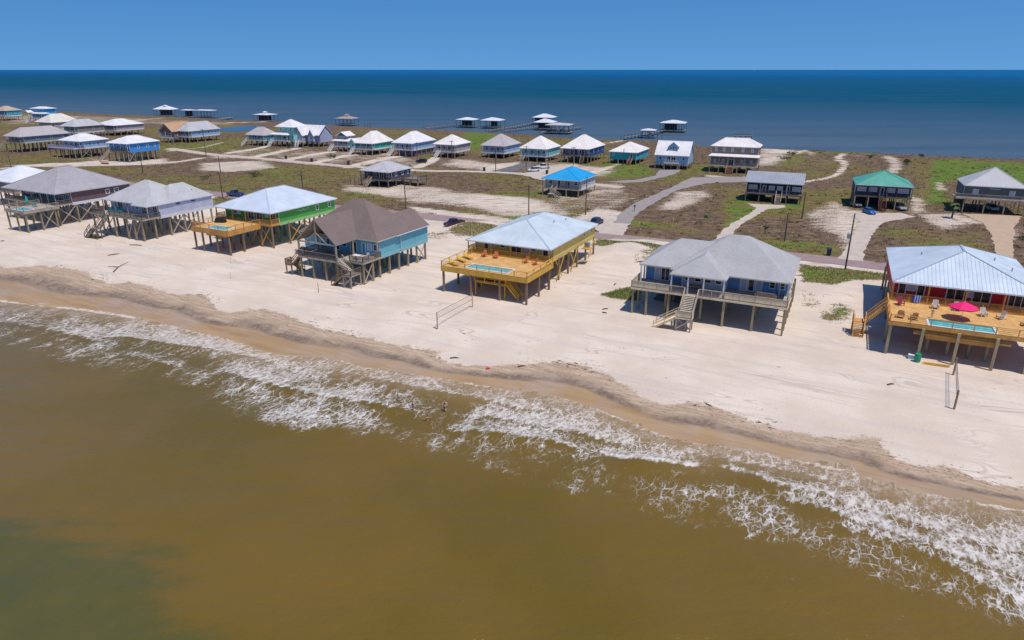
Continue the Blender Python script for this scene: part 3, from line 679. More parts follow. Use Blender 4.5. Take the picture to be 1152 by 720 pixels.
def gable(mb, x0, x1, y0, y1, ze, zr, axis='x', th=.2, rid=None):
    if axis == 'x':
        r = (y0 + y1) / 2 if rid is None else rid
        S = [[(x0, y0, ze), (x1, y0, ze), (x1, r, zr), (x0, r, zr)], [(x1, y1, ze), (x0, y1, ze), (x0, r, zr), (x1, r, zr)]]
    else:
        r = (x0 + x1) / 2 if rid is None else rid
        S = [[(x1, y0, ze), (x1, y1, ze), (r, y1, zr), (r, y0, zr)], [(x0, y1, ze), (x0, y0, ze), (r, y0, zr), (r, y1, zr)]]
    for f in S:
        slope(mb, f, (f[0], f[1])); lo = [(p[0], p[1], p[2] - th) for p in f]
        mb.face(lo[::-1], None, 1)
        for k in (0, 1, 3): mb.face([lo[k], lo[(k + 1) % 4], f[(k + 1) % 4], f[k]], None, 1)

def slab(mb, pts, d):
    n = len(pts); q = [tuple(Vector(p) + Vector(d)) for p in pts]; i = len(mb.v); mb.v += [tuple(p) for p in pts] + q
    mb.f += [list(range(i, i + n)), list(range(i + n, i + 2 * n))[::-1]] + [[i + k, i + (k + 1) % n, i + n + (k + 1) % n, i + n + k] for k in range(n)]; mb.uv += [None] * (n + 2); mb.mi += [0] * (n + 2)
CACHE = {}
def cached(key, fn):
    if key not in CACHE: CACHE[key] = fn()
    return CACHE[key]
def opening(parent, p, rz, w, z0, z1, kind='window', frame=None, pane=None):
    frame = frame or WHT; pane = pane or GLASS; h = z1 - z0; t = .15
    def fr():
        mb = MB(); mb.box(-w / 2, -w / 2 + t, -.07, .02, 0, h); mb.box(w / 2 - t, w / 2, -.07, .02, 0, h); mb.box(-w / 2 + t, w / 2 - t, -.07, .02, h - t, h); mb.box(-w / 2 + t, w / 2 - t, -.07, .02, 0, t * (.8 if kind == 'door' else 1))
        if kind == 'window': mb.box(-w / 2 + t, w / 2 - t, -.05, .02, h / 2 - .03, h / 2 + .03)
        if w > 1.3:
            n = max(2, int(round(w / .95)))
            for k in range(1, n): mb.box(-w / 2 + w * k / n - .05, -w / 2 + w * k / n + .05, -.06, .018, t, h - t)
        return mb.mesh(kind, frame)
    def pn():
        mb = MB(); mb.box(-w / 2 + t * .9, w / 2 - t * .9, -.025, .015, t * .9, h - t * .9); return mb.mesh('pane', pane)
    o = link(kind, cached(('fr', kind, w, h, frame.name), fr), parent, (p[0], p[1], z0), rz)
    link('pane', cached(('pn', w, h, pane.name), pn), o)
    return o

class House:
    def __init__(s, name, label, corner, he, W, D, yaw, zf, side='R', cat='house', group=None):
        C = P(corner[0], corner[1], he); a = R(yaw); u = Vector((math.cos(a), math.sin(a), 0))
        O = C + u * W / 2 * (1 if side == 'L' else -1); O.z = 0
        s.W, s.D, s.he, s.zf, s.yaw = W, D, he, zf, a; s.v = Vector((-math.sin(a), math.cos(a), 0)); s.O = O
        s.root = thing(name, label, cat, O, a, group); s.lod = 0
    def w(s, p): return loc2world(s.root, p)
    def rise(s, py, x=0, y=None):
        p = s.w((x, s.D / 2 if y is None else y, s.he)); return rise_to(p, py, 14)
    def part(s, name, mb, mat, parent=None): return mb.build(name, mat, parent or s.root)
    def box(s, name, mat, *b, parent=None):
        mb = MB(); mb.box(*b); return s.part(name, mb, mat, parent)
    def roof(s, mat, fn, trim=None, name='roof'):
        mb = MB(); fn(mb); return s.part(name, mb, [mat, trim or WHT])
    def hiproof(s, mat, rise, fi, bi=None, axis='y', trim=None, xo=0.0, cap=None, b=None):
        """fi, bi: how far the ridge ends stand back from the eaves"""
        x0, x1, y0, y1 = b or (-s.W / 2, s.W / 2, 0, s.D); bi = fi if bi is None else bi
        if axis == 'y': ra, rb = ((x0 + x1) / 2 + xo, y0 + fi), ((x0 + x1) / 2 + xo, y1 - bi)
        else: ra, rb = (x0 + fi, (y0 + y1) / 2), (x1 - bi, (y0 + y1) / 2)
        zr = s.he + rise
        o = s.roof(mat, lambda mb: hip(mb, x0, x1, y0, y1, s.he, zr, ra, rb), trim)
        mb = MB()
        ax = abs(ra[0] - rb[0]) > abs(ra[1] - rb[1])
        ends = [((x0, y0), ra), ((x1, y0), rb if ax else ra), ((x1, y1), rb), ((x0, y1), ra if ax else rb)]
        if math.dist(ra, rb) > .05: mb.beam((*ra, zr + .02), (*rb, zr + .02), .32, .07)
        for e, r in ends: mb.beam((*e, s.he + .02), (*r, zr + .02), .26, .06)
        s.part('ridge_cap', mb, cap or mat, o)
        return o
    def vents(s, pts, parent):
        for x, y, z in pts:
            mb = MB(); mb.tube((x, y, z - .6), (x, y, z + .12), .08, n=8); mb.lathe([(.13, .1), (.13, .16), (.03, .22)], (x, y, z), 8); s.part('vent_pipe', mb, STEEL, parent)
    def pilings(s, pts, top=None, size=.3, mat=None, z0=None):
        top = (s.zf - .3) if top is None else top; mat = mat or PILE; z0 = -.6 if z0 is None else z0
        def f():
            mb = MB(); mb.box(-size / 2, size / 2, -size / 2, size / 2, z0, top); return mb.mesh('piling', mat)
        me = cached(('pile', round(top, 2), size, mat.name, z0), f)
        for x, y in pts: link('piling', me, s.root, (x, y, 0))
    def grid(s, nx, ny, x0=None, x1=None, y0=None, y1=None, **k):
        x0 = -s.W / 2 + .5 if x0 is None else x0; x1 = s.W / 2 - .5 if x1 is None else x1; y0 = .3 if y0 is None else y0; y1 = s.D - .6 if y1 is None else y1
        s.pilings([(x0 + (x1 - x0) * i / (nx - 1), y0 + (y1 - y0) * j / (ny - 1)) for j in range(ny) for i in range(nx)], **k)
    def brace(s, p, q, top=None, mat=None, bot=.3):
        top = s.zf - .4 if top is None else top; mb = MB(); a, b2 = Vector((*p, 0)), Vector((*q, 0))
        n = (b2 - a).normalized().cross(Vector((0, 0, 1))) * .17
        mb.beam(a + n + Vector((0, 0, bot)), b2 + n + Vector((0, 0, top)), .06, .22); mb.beam(a - n + Vector((0, 0, top)), b2 - n + Vector((0, 0, bot)), .06, .22)
        s.part('cross_brace', mb, mat or TIM)
    def floor(s, mat, x0, x1, y0, y1, z=None, th=.32, name='porch_floor', trim=None):
        z = s.zf if z is None else z
        o = s.box(name, mat, x0, x1, y0, y1, z - th + .1, z)
        mb = MB(); mb.box(x0 - .04, x1 + .04, y0 - .06, y0 - .002, z - th, z - .03); mb.box(x0 - .04, x1 + .04, y1 + .002, y1 + .06, z - th, z - .03); mb.box(x0 - .06, x0 - .002, y0 - .002, y1 + .002, z - th, z - .03); mb.box(x1 + .002, x1 + .06, y0 - .002, y1 + .002, z - th, z - .03)
        s.part('rim_beam', mb, trim or mat, o); return o
    def rail(s, pts, z=None, mat=None, h=1.05, gap=.15, post=1.9, name='railing', panel=None, wires=False):
        z = s.zf if z is None else z; mat = mat or TIM
        for p, q in zip(pts[:-1], pts[1:]):
            mb = MB(); a, b2 = Vector((*p, z)), Vector((*q, z)); L = (b2 - a).length; n = max(1, int(round(L / post))); up = Vector((0, 0, 1))
            for k in range(n + 1): c = a.lerp(b2, k / n); mb.beam(c - up * .02, c + up * (h + .03), .11)
            mb.beam(a + up * h, b2 + up * h, .15, .07); mb.beam(a + up * .12, b2 + up * .12, .06, .09)
            if wires:
                for zz in (.36, .6, .84): mb.beam(a + up * zz, b2 + up * zz, .035)
            elif gap:
                m = max(1, int(L / gap))
                for k in range(1, m): c = a.lerp(b2, k / m); mb.beam(c + up * .12, c + up * h, .045)
            o = s.part(name, mb, mat)
            if panel:
                mb = MB(); mb.beam(a + up * .55, b2 + up * .55, .035, .8); s.part('privacy_panel', mb, panel, o)
    def posts(s, pts, z0=None, z1=None, size=.16, mat=None, name='porch_post'):
        z0 = s.zf if z0 is None else z0; z1 = s.he - .2 if z1 is None else z1; mat = mat or WHTT
        def f():
            mb = MB(); mb.box(-size / 2, size / 2, -size / 2, size / 2, z0, z1); return mb.mesh(name, mat)
        me = cached((name, size, round(z0, 2), round(z1, 2), mat.name), f)
        for x, y in pts: link(name, me, s.root, (x, y, 0))
    def walls(s, mat, x0, x1, y0, y1, z0=None, z1=None, trim=None, name='wall', skirt=None):
        z0 = s.zf if z0 is None else z0; z1 = s.he - .2 if z1 is None else z1
        o = s.box(name, mat, x0, x1, y0, y1, z0, z1)
        if trim:
            for x in (x0, x1):
                for y in (y0, y1): mb = MB(); mb.box(x - .07, x + .07, y - .07, y + .07, z0 + .003, z1 - .003); s.part('corner_board', mb, trim, o)
        if skirt:
            mb = MB(); mb.box(x0 - .05, x1 + .05, y0 - .05, y1 + .05, z0 - .55, z0 + .12); s.part('skirt_board', mb, skirt, o)
        return o
    def front(s, wall, y, items, frame=None, rz=0.0):
        for it in items:
            x, w, kind = it[:3]; pane = it[3] if len(it) > 3 else None
            z0, z1 = (s.zf + .04, s.zf + 2.15) if kind == 'door' else (s.zf + .85, s.zf + 2.1)
            opening(wall, (x, y), rz, w, z0, z1, kind, frame, pane)
    def sidewin(s, wall, x, items, frame=None, rz=R(90), z0=None, z1=None):
        for it in items:
            y, w = it[:2]; k = it[2] if len(it) > 2 else 'window'
            opening(wall, (x, y), rz, w, s.zf + (.9 if z0 is None else z0), s.zf + (2.1 if z1 is None else z1), k, frame)
    def stairs(s, p, ang, w, z0=0.0, z1=None, mat=None, ratio=1.1, rail=True, tread=None, name='staircase'):
        """flight leaving the top edge p downwards in direction ang (degrees, local)"""
        z1 = s.zf if z1 is None else z1; mat = mat or TIM; d = Vector((math.cos(R(ang)), math.sin(R(ang)), 0)); n = Vector((-d.y, d.x, 0)); run = (z1 - z0) * ratio
        t = Vector((*p, z1)); e = t + d * run + Vector((0, 0, z0 - z1)); up = Vector((0, 0, 1)); mb = MB()
        for k in (-1, 1): mb.beam(t + n * k * w / 2 - up * .12, e + n * k * w / 2 - up * .05, .08, .3)
        o = s.part(name, mb, mat)
        m = max(2, int((z1 - z0) / .19)); mb = MB()
        for k in range(m):
            c = t.lerp(e, (k + .6) / m); q = c - up * .02; mb.beam(q - n * w / 2 * .96, q + n * w / 2 * .96, .29, .05)
        s.part('tread', mb, tread or mat, o)
        if rail:
            for k in (-1, 1):
                mb = MB(); a, b2 = t + n * k * (w / 2 + .06), e + n * k * (w / 2 + .06)
                mb.beam(a + up * 1.0, b2 + up * 1.0, .13, .09); mb.beam(a + up * .55, b2 + up * .55, .05, .12)
                j = max(1, int(run / 1.3))
                for i in range(j + 1): c = a.lerp(b2, i / j); mb.beam(c - up * .15, c + up * 1.02, .1)
                s.part('handrail', mb, mat, o)
        return e
    def landing(s, x0, x1, y0, y1, z, mat, pile=None):
        o = s.box('stair_landing', mat, x0, x1, y0, y1, z - .2, z)
        s.pilings([(x, y) for x in (x0 + .12, x1 - .12) for y in (y0 + .12, y1 - .12)], top=z - .2, size=.18, mat=pile or mat); return o
    def pooldeck(s, x0, x1, y0, y1, z, pool, depth, deckm, timm, pilem, skirt=.45, rails=True, wires=False, gap=0):
        px0, px1, py0, py1 = pool; mb = MB(); t = .12
        for b4 in ((x0, x1, y0, py0), (x0, x1, py1, y1), (x0, px0, py0, py1), (px1, x1, py0, py1)): mb.box(*b4, z - t, z)
        d = s.part('deck_floor', mb, deckm)
        mb = MB()
        mb.box(x0 - .06, x1 + .06, y0 - .07, y0 - .003, z - skirt, z + .02); mb.box(x0 - .07, x0 - .003, y0 - .003, y1, z - skirt, z + .02); mb.box(x1 + .003, x1 + .07, y0 - .003, y1, z - skirt, z + .02)
        for k in range(1, 5):
            yy = y0 + (y1 - y0) * k / 5
            if not (py0 - .4 < yy < py1 + .4): mb.box(x0 + .01, x1 - .01, yy - .06, yy + .06, z - .4, z - t - .002)
        s.part('deck_fascia', mb, timm, d)
        mb = MB(); e = .12
        mb.box(px0 - e, px1 + e, py0 - e, py0, z - depth, z - t - .003); mb.box(px0 - e, px1 + e, py1, py1 + e, z - depth, z - t - .003); mb.box(px0 - e, px0, py0, py1, z - depth, z - t - .003); mb.box(px1, px1 + e, py0, py1, z - depth, z - t - .003); mb.box(px0 - .0, px1 + .0, py0, py1, z - depth, z - depth + .1)
        tub = s.part('pool_tub', mb, timm)
        mb = MB(); mb.box(px0 - .22, px1 + .22, py0 - .22, py0 + .02, z + .003, z + .05); mb.box(px0 - .22, px1 + .22, py1 - .02, py1 + .22, z + .003, z + .05); mb.box(px0 - .22, px0 + .02, py0 + .02, py1 - .02, z + .003, z + .05); mb.box(px1 - .02, px1 + .22, py0 + .02, py1 - .02, z + .003, z + .05)
        s.part('pool_coping', mb, WHT, tub)
        mb = MB(); mb.box(px0 + .003, px1 - .003, py0 + .003, py1 - .003, z - .6, z - .07); s.part('pool_water', mb, POOLW, tub)
        if rails: s.rail([(x0 + .05, y1), (x0 + .05, y0 + .05), (x1 - .05, y0 + .05), (x1 - .05, y1)], z, timm, 1.05, gap, 2.4, 'deck_railing', None, wires)
        return d

# ------------------------------------------------------------------ FRONT ROW
# yellow house with the long pool
h = House('beach_house', 'yellow stilt house with pale blue metal roof and golden deck with long pool', (619.2, 281.3), 6.8, 17, 23.8, -27, 4.5, group=None)
Y = h; yel = sidem('yellow_siding', (.72, .54, .15)); r_ice = roofm('ice_blue_metal', (.55, .615, .645), 'seam', .4)
rf = h.hiproof(r_ice, h.rise(242), 8.0, cap=roofm('ice_blue_cap', (.42, .50, .57), 'plain'))
h.vents([(3.5, 12.8, 8.9), (4.2, 17, 8.6)], rf)
wl = h.walls(yel, -7.9, 7.9, 2.7, 23.2, trim=flat('yellow_trim', (.60, .47, .15)), skirt=flat('yellow_skirt', (.58, .44, .12)))
h.floor(PINEP, -8.3, 8.3, .2, 2.64, trim=GOLD)
h.front(wl, 2.7, [(-5.6, 1.0, 'door'), (-4.3, 1.0, 'window', CURT), (-2.2, 1.2, 'window'), (.6, 2.2, 'door'), (2.9, 1.2, 'door', CURT), (4.1, 1.0, 'window'), (6.4, 1.2, 'door'), (7.3, .7, 'window', CURT)])
h.sidewin(wl, 7.9, [(17.6, .8), (21.3, .8)]); mb = MB(); mb.box(7.9, 8.02, 12.6, 14.2, 6.1, 6.3); h.part('wall_vent', mb, WHT, wl)
h.posts([(-8.1, .4), (-3.4, .4), (.6, .4), (4.4, .4), (8.1, .4)], mat=GOLD)
h.rail([(-8.1, 2.6), (-8.1, .3)], mat=GOLD); h.rail([(-7.0, .25), (8.2, .25)], mat=GOLD, gap=.16, post=3.9)
h.pooldeck(-7.3, 9.0, -10.2, .12, 4.4, (-3.2, 4.6, -8.7, -6.3), 1.5, PINEP, GOLD, GOLD, skirt=.75, wires=True)
h.pilings([(-7.0, -10.0), (-1.6, -10.0), (3.9, -10.0), (8.8, -10.0), (8.8, -5.2), (-7.0, -5.2), (8.8, -1), (-3, -5), (1, -5), (5, -5)], top=3.95, mat=PILEB)
h.grid(5, 6, y0=.6, y1=22.8, mat=PILEB)
for a, b2 in ((3.8, 7.0), (10.6, 13.6), (19.2, 22.8)): h.brace((8.0, a), (8.0, b2), mat=GOLD)
h.landing(-1.2, 4.6, -9.4, -7.2, 2.5, GOLD, GOLD); h.rail([(-1.2, -9.35), (4.6, -9.35)], z=2.5, mat=GOLD, gap=0); h.stairs((4.6, -8.3), 0, 1.2, 0, 2.5, GOLD, .9)
h.box('air_conditioner', STEEL, 8.6, 9.5, 16.0, 16.9, 3.7, 4.6); h.box('equipment_platform', GOLD, 8.2, 9.9, 15.4, 17.4, 3.5, 3.68)

# red house on the right edge
h = House('beach_house', 'red stilt house with ribbed pale metal roof and pine deck with narrow pool', (1004.3, 316.3), 7.5, 18.5, 22, -25, 4.7, side='L')
RD = h; red = sidem('red_siding', (.62, .03, .045)); r_rib = roofm('ribbed_pale_metal', (.60, .66, .72), 'rib', .38)
rf = h.hiproof(r_rib, h.rise(279, 0, 11), 9.0, 9.0, cap=roofm('grey_blue_cap', (.36, .42, .50), 'plain'))
h.vents([(4.4, 11.5, 9.5), (6.2, 8.5, 8.9), (-5, 12, 9.2)], rf)
wl = h.walls(red, -8.7, 8.7, 3.0, 21.4, trim=WHT, skirt=flat('red_skirt', (.40, .05, .05)))
h.floor(PINEP, -9.1, 9.1, .2, 2.94, trim=PINE)
h.front(wl, 3.0, [(-7.6, 1.1, 'door'), (-6.4, 1.2, 'window', CURT), (-5.2, 1.1, 'door'), (-.9, 2.3, 'door'), (.95, .8, 'window', CURT), (2.3, 2.3, 'door'), (6.6, 2.4, 'door')])
h.posts([(-9.0, .4), (-4.5, .4), (0, .4), (4.5, .4), (9.0, .4)], mat=PINE, size=.2)
h.rail([(-9.0, .3), (9.0, .3)], mat=PINE, gap=.14, post=2.25); h.rail([(-9, 2.9), (-9, 1.5)], mat=PINE)
h.pooldeck(-9.6, 9.4, -9.9, .12, 4.6, (-4.9, 2.4, -9.2, -6.7), 1.9, PINEP, PINE, PINE, skirt=.42, wires=True)
h.pilings([(-9.3, -9.6), (-5.6, -10.2), (-1.6, -10.2), (2.6, -10.2), (6.2, -9.7), (9.2, -9.7), (-4.4, -7), (-2, -7), (.4, -7), (2.4, -7), (-9.3, -5), (9.2, -5)], top=4.3, mat=PILE, size=.34)
h.grid(6, 5, y0=.6, y1=21)
for yy in (-9.75, -9.55):
    mb = MB(); mb.box(-6.6, 4.2, yy - .05, yy + .05, 3.3 + (yy + 9.75), 3.55 + (yy + 9.75)); h.part('girder', mb, PINE)
h.landing(-13.6, -11.9, -3.3, -1.7, 1.9, PINE); e = h.stairs((-9.65, -2.5), 180, 1.4, 1.9, 4.6, PINE, .85, tread=PINEP)
h.rail([(-13.55, -1.75), (-13.55, -3.25)], z=1.9, mat=PINE, post=1.5); h.rail([(-11.95, -3.25), (-11.95, -1.75)], z=1.9, mat=PINE, post=1.5, gap=0)
h.stairs((-12.7, -3.3), -90, 1.3, 0, 1.9, PINE, .7)
h.stairs((9.45, -7.5), 0, 1.5, 0, 4.6, PILEB, 1.0)
h.brace((7.5, 5.7), (7.5, 10.8))

# blue grey house with the broad grey roof
h = House('beach_house', 'blue stilt house with broad grey shingle roof and stairs down to the sand', (891, 319), 7.2, 22.6, 15.5, -26, 4.3)
BG = h; blu = sidem('blue_siding', (.16, .33, .55)); r_gs = roofm('grey_shingles', (.44, .425, .425), 'shingle', .85)
z = h.he
zr = h.rise(264.3, 2.0, 7.5)
rf = h.roof(r_gs, lambda mb: hip(mb, -6.2, 11.3, 0, 15.5, z, z + zr, (1.2, 7.7), (3.8, 7.7)), CREAMT)
h.roof(r_gs, lambda mb: hip(mb, -11.3, 2, .8, 13.5, z - .003, z + zr * .72, (-6.4, 7.0), (-1, 7.0)), CREAMT, name='wing_roof')
h.roof(r_gs, lambda mb: hip(mb, -5.7, 2.6, -2.5, 7.5, z - .006, z + h.rise(287.2, -1.5, 1.2), (-1.5, 1.4), (-1.5, 6.4)), CREAMT, name='porch_roof')
wl = h.walls(blu, -10.7, 10.7, 3.0, 14.9, trim=WHT, skirt=flat('blue_skirt', (.16, .24, .38)))
wm2 = h.walls(sidem('pale_blue_grey_siding', (.46, .50, .56)), -4.6, 2.0, 1.6, 2.99, trim=WHT, name='bay_wall')
h.floor(GRYP, -11.5, 11.3, -2.6, 2.94, trim=TANP)
h.front(wl, 3.0, [(-8.9, .9, 'door', CURT), (-7.6, 1.5, 'door'), (-5.6, 1.2, 'window', CURT), (4.4, 1.1, 'door', CURT), (5.5, 1.0, 'door'), (6.6, 1.1, 'door', CURT), (8.5, .9, 'window'), (9.8, 1.1, 'window')])
h.front(wm2, 1.6, [(-3.7, 1.1, 'window'), (-2.2, 1.1, 'window'), (-.7, 1.1, 'window'), (.9, 1.1, 'window')])
h.posts([(-5.4, -2.3), (-2.9, -2.3), (-.6, -2.3), (2.3, -2.3), (-11, .9), (-11, 2.9), (11, .3), (9.6, 2.6)], mat=WHTT, size=.2)
h.rail([(-11.45, 2.9), (-11.45, -2.55)], mat=TIM, gap=0, panel=TANP); h.rail([(-11.45, -2.55), (-5.5, -2.55)], mat=TIM, gap=0, post=1.95, panel=TANP)
h.rail([(-5.5, -2.55), (-3.3, -2.55)], mat=TIM); h.rail([(-1.1, -2.55), (2.5, -2.55)], mat=TIM); h.rail([(2.5, -2.55), (11.25, -2.55)], mat=TIM, gap=0, post=2.2, panel=TANP); h.rail([(11.25, -2.55), (11.25, 2.9)], mat=TIM, gap=0, panel=TANP)
h.pilings([(x, -2.3) for x in (-11.2, -9, -5.6, 2.6, 6.8, 11.0)] + [(-.9, -1.2), (-3.4, -1.2)], mat=PILE)
h.grid(6, 6, x0=-11.0, x1=11.0, y0=.2, y1=14.6)
h.stairs((-2.2, -2.6), -90, 1.9, 2.0, 4.3, TIM, 1.2, tread=M('bleached_tread', (.62, .55, .45), .8, .1, kind='timber'))
h.landing(-3.35, -1.05, -6.9, -5.4, 2.0, TANP, TIM); h.stairs((-3.35, -6.15), 180, 1.5, -.05, 2.0, TANP, 1.55); h.rail([(-3.3, -6.85), (-1.1, -6.85), (-1.1, -5.4)], z=2.0, mat=TIM, gap=0, panel=TANP)
h.brace((-3.2, -6.75), (-1.2, -6.75), top=1.7, mat=TIM)
h.box('storage_platform', TIMD, -9.8, -5.2, 5.5, 9.5, .05, .3)

# teal house with brown gable
h = House('beach_house', 'teal stilt house with brown shingle roof and open timber gable porch', (425, 271.7), 7.0, 19, 14.5, -28, 4.0)
BR = h; teal = sidem('teal_siding', (.17, .48, .56)); r_br = roofm('brown_shingles', (.215, .158, .142), 'shingle', .9); z = 7.0
zr = h.rise(222.5, -.5, 7.0)
h.roof(r_br, lambda mb: hip(mb, -9.5, 9.5, 0, 14.0, z, z + zr, (-.9, 6.7), (1.4, 6.7)), CREAMT)
h.roof(r_br, lambda mb: gable(mb, -4.7, 4.6, -5.6, 6.2, z - .004, z + zr * .70, 'y'), TIM, name='gable_roof')
h.roof(r_br, lambda mb: gable(mb, .9, 9.62, 5.6, 16.2, z - .03, z + zr * .50, 'y'), WHT, name='wing_roof')
mb = MB(); slab(mb, [(1.2, 15.98, z - .2), (9.3, 15.98, z - .2), (5.25, 15.98, z + zr * .45)], (0, .12, 0)); h.part('gable_wall', mb, teal)
wl = h.walls(teal, -9.0, 9.0, .9, 13.5, trim=sidem('pale_teal', (.45, .62, .66)), skirt=flat('teal_skirt', (.25, .48, .53)))
w2 = h.walls(teal, 1.3, 9.12, 7.2, 15.9, trim=sidem('pale_teal', (.45, .62, .66)), skirt=flat('teal_skirt', (.25, .48, .53)), name='wing_wall')
h.floor(GRYP, -4.6, 4.6, -5.6, .84, trim=TIM); h.floor(GRYP, 4.62, 9.4, -4.3, .84, z=3.99, trim=TIM)
h.front(wl, .9, [(-3.2, 1.0, 'window'), (-1.2, 1.6, 'door'), (.8, 1.2, 'window'), (3.0, 1.6, 'door'), (5.4, .95, 'door', MATS.get(('x', 1)) or flat('blue_door', (.04, .30, .45))), (6.8, 1.2, 'window', CURT), (8.2, 1.1, 'window')])
h.posts([(-4.4, -5.4), (4.4, -5.4), (-4.4, -.6), (4.4, -.9), (9.2, .1)], mat=TIM, size=.26)
mb = MB(); gz = z + zr * .70
mb.beam((-4.4, -5.45, z - .2), (4.4, -5.45, z - .2), .2, .25); mb.beam((0, -5.45, z - .1), (0, -5.45, gz - .3), .2); mb.beam((-2.3, -5.45, z), (0, -5.45, z + 1.7), .16); mb.beam((2.3, -5.45, z), (0, -5.45, z + 1.7), .16); mb.beam((-4.4, -.9, z - .2), (4.4, -.9, z - .2), .2, .25)
h.part('gable_truss', mb, TIM)
h.rail([(-4.55, .8), (-4.55, -3.9)], mat=TIMD); h.rail([(-4.55, -5.55), (4.55, -5.55)], mat=TIMD, post=2.2); h.rail([(6.3, -4.25), (9.35, -4.25), (9.35, .7)], mat=TIMD)
h.pilings([(-4.3, -5.3), (-1.4, -5.3), (1.6, -5.3), (4.4, -5.3), (9.1, -4.0), (9.1, -1.4), (-1.4, -2.6), (1.6, -2.6), (4.4, -2.6)], mat=PILE); h.grid(6, 6, y0=.9, y1=15.4, x0=-8.7, x1=8.8)
h.brace((1.6, -2.6), (4.4, -2.6)); h.brace((9.1, -4.0), (9.1, -1.4)); h.brace((8.8, 12.5), (8.8, 15.4)); h.brace((-1.4, -2.6), (1.6, -2.6))
h.stairs((4.65, -5.0), 0, 1.3, 2.2, 4.0, TIM, 1.3, tread=M('bleached_tread', (.62, .55, .45), .8, .1, kind='timber'))
h.landing(7.0, 8.9, -7.2, -4.4, 2.2, TIM); h.rail([(7.05, -7.15), (8.85, -7.15), (8.85, -4.45)], z=2.2, mat=TIMD); h.stairs((7.0, -6.6), 180, 1.2, 0, 2.2, PILEB, 1.2); h.brace((7.2, -7.1), (8.8, -7.1), top=1.8)
h.stairs((-4.62, -4.7), 180, 1.3, 1.9, 4.0, PILEB, 1.0); h.landing(-8.3, -6.7, -5.5, -4.0, 1.9, PILEB); h.rail([(-6.75, -5.45), (-8.25, -5.45), (-8.25, -4.05)], z=1.9, mat=PILEB); h.stairs((-7.5, -4.0), 90, 1.2, 0, 1.9, PILEB, 1.0)

# green house with pool box
h = House('beach_house', 'bright green stilt house with pale blue metal roof and raised pool box', (303.8, 240.3), 7.6, 17.5, 20.7, -28, 5.0)
GN = h; grn = sidem('green_siding', (.075, .37, .065)); r_lav = roofm('lilac_white_metal', (.57, .62, .70), 'seam', .42)
rf = h.hiproof(r_lav, h.rise(210), 7.6, cap=roofm('lilac_cap', (.42, .47, .58), 'plain')); h.vents([(3.2, 14, 9.6)], rf)
wl = h.walls(grn, -8.1, 8.2, 2.8, 20.2, trim=flat('pale_green', (.45, .62, .40)), skirt=flat('green_skirt', (.30, .52, .20)))
h.floor(PINEP, -8.4, 8.4, .2, 2.74, trim=PINE)
h.front(wl, 2.8, [(-5.0, 1.3, 'window'), (-3.8, .8, 'window', CURT), (-.2, 1.9, 'door'), (2.4, 1.9, 'door'), (4.6, 1.0, 'window', CURT), (6.4, 1.9, 'door')])
h.sidewin(wl, 8.2, [(14.4, .95), (18.4, .95)]); mb = MB(); [mb.beam((8.26, y0, 6.9), (8.26, y0 + 1.0, 6.55), .05, .1) for y0 in (8.4, 9.8)]; [mb.beam((8.26, y0 + 1.0, 6.55), (8.26, y0 + 1.9, 6.9), .05, .1) for y0 in (8.4, 9.8)]; h.part('bird_ornament', mb, WHT, wl)
h.posts([(-8.2, .4), (-3.2, .4), (.8, .4), (8.2, .4)], mat=PINE, size=.2)
h.rail([(-8.3, 2.6), (-8.3, .3)], mat=PINE); h.rail([(5.3, .25), (8.3, .25), (8.3, 2.6)], mat=PINE); h.rail([(-8.3, .25), (-5.8, .25)], mat=PINE)
h.pooldeck(-5.6, 5.2, -8.4, .12, 4.95, (-2.3, 3.2, -7.4, -5.0), 1.6, PINEP, PINE, PINE, skirt=.95, wires=True)
h.pilings([(-5.3, -8.1), (-2.9, -8.1), (1.4, -8.1), (5.0, -8.1), (-5.3, -4.5), (-1.5, -4.5), (1.8, -4.5), (5, -4.5)], top=4.0, mat=PILEB); h.grid(6, 5, y0=.4, y1=19.8, mat=PILEB)
h.brace((1.6, .4), (4.8, .4), mat=PINE); h.brace((4.8, .4), (8.0, .4), mat=PINE); h.brace((8.0, 5.3), (8.0, 10.1), mat=PINE); h.brace((8.0, 10.1), (8.0, 15), mat=PINE)

# pale lavender house
h = House('beach_house', 'pale lavender stilt house with light grey roof between purple and green houses', (164.7, 232.4), 7.6, 18, 16.5, -28, 4.9)
LV = h; lav = sidem('lavender_siding', (.52, .53, .66)); r_pg = roofm('pale_grey_shingles', (.50, .485, .49), 'shingle', .85); z = h.he
zr = h.rise(202.2, -.6, 7.5)
rf = h.roof(r_pg, lambda mb: hip(mb, -9, 9, 1.2, 14.4, z, z + zr, (-1.2, 7.6), (.4, 7.6)))
h.roof(r_pg, lambda mb: hip(mb, 3.9, 9.15, -.3, 6.5, z - .004, z + zr * .38, (6.5, 2.4), (6.5, 5)), name='bay_roof')
h.roof(r_pg, lambda mb: hip(mb, .6, 9.1, 5.5, 17.6, z + .004, z + zr * .78, (4.6, 9.5), (4.6, 13.2)), name='wing_roof'); h.vents([(7, 13.5, 9.2), (7, 10, 9.0)], rf)
wl = h.walls(lav, -8.4, 8.8, 3.0, 17.2, trim=WHT, skirt=flat('white_skirt', (.66, .66, .70))); h.floor(GRYP, -9.3, 9.1, -1.6, 2.94, trim=TIM)
h.front(wl, 3.0, [(-6.8, 1.1, 'window'), (-5.0, 1.9, 'door'), (-2.4, 1.1, 'window'), (-.6, .95, 'door', CURT), (1.2, 1.1, 'window'), (3.4, 1.6, 'door'), (5.4, .9, 'window'), (7.4, 1.6, 'door')])
for yy in (7.5, 11.5): mb = MB(); mb.box(8.8, 8.95, yy, yy + .9, 6.9, 7.1); h.part('wall_vent', mb, BLACK, wl)
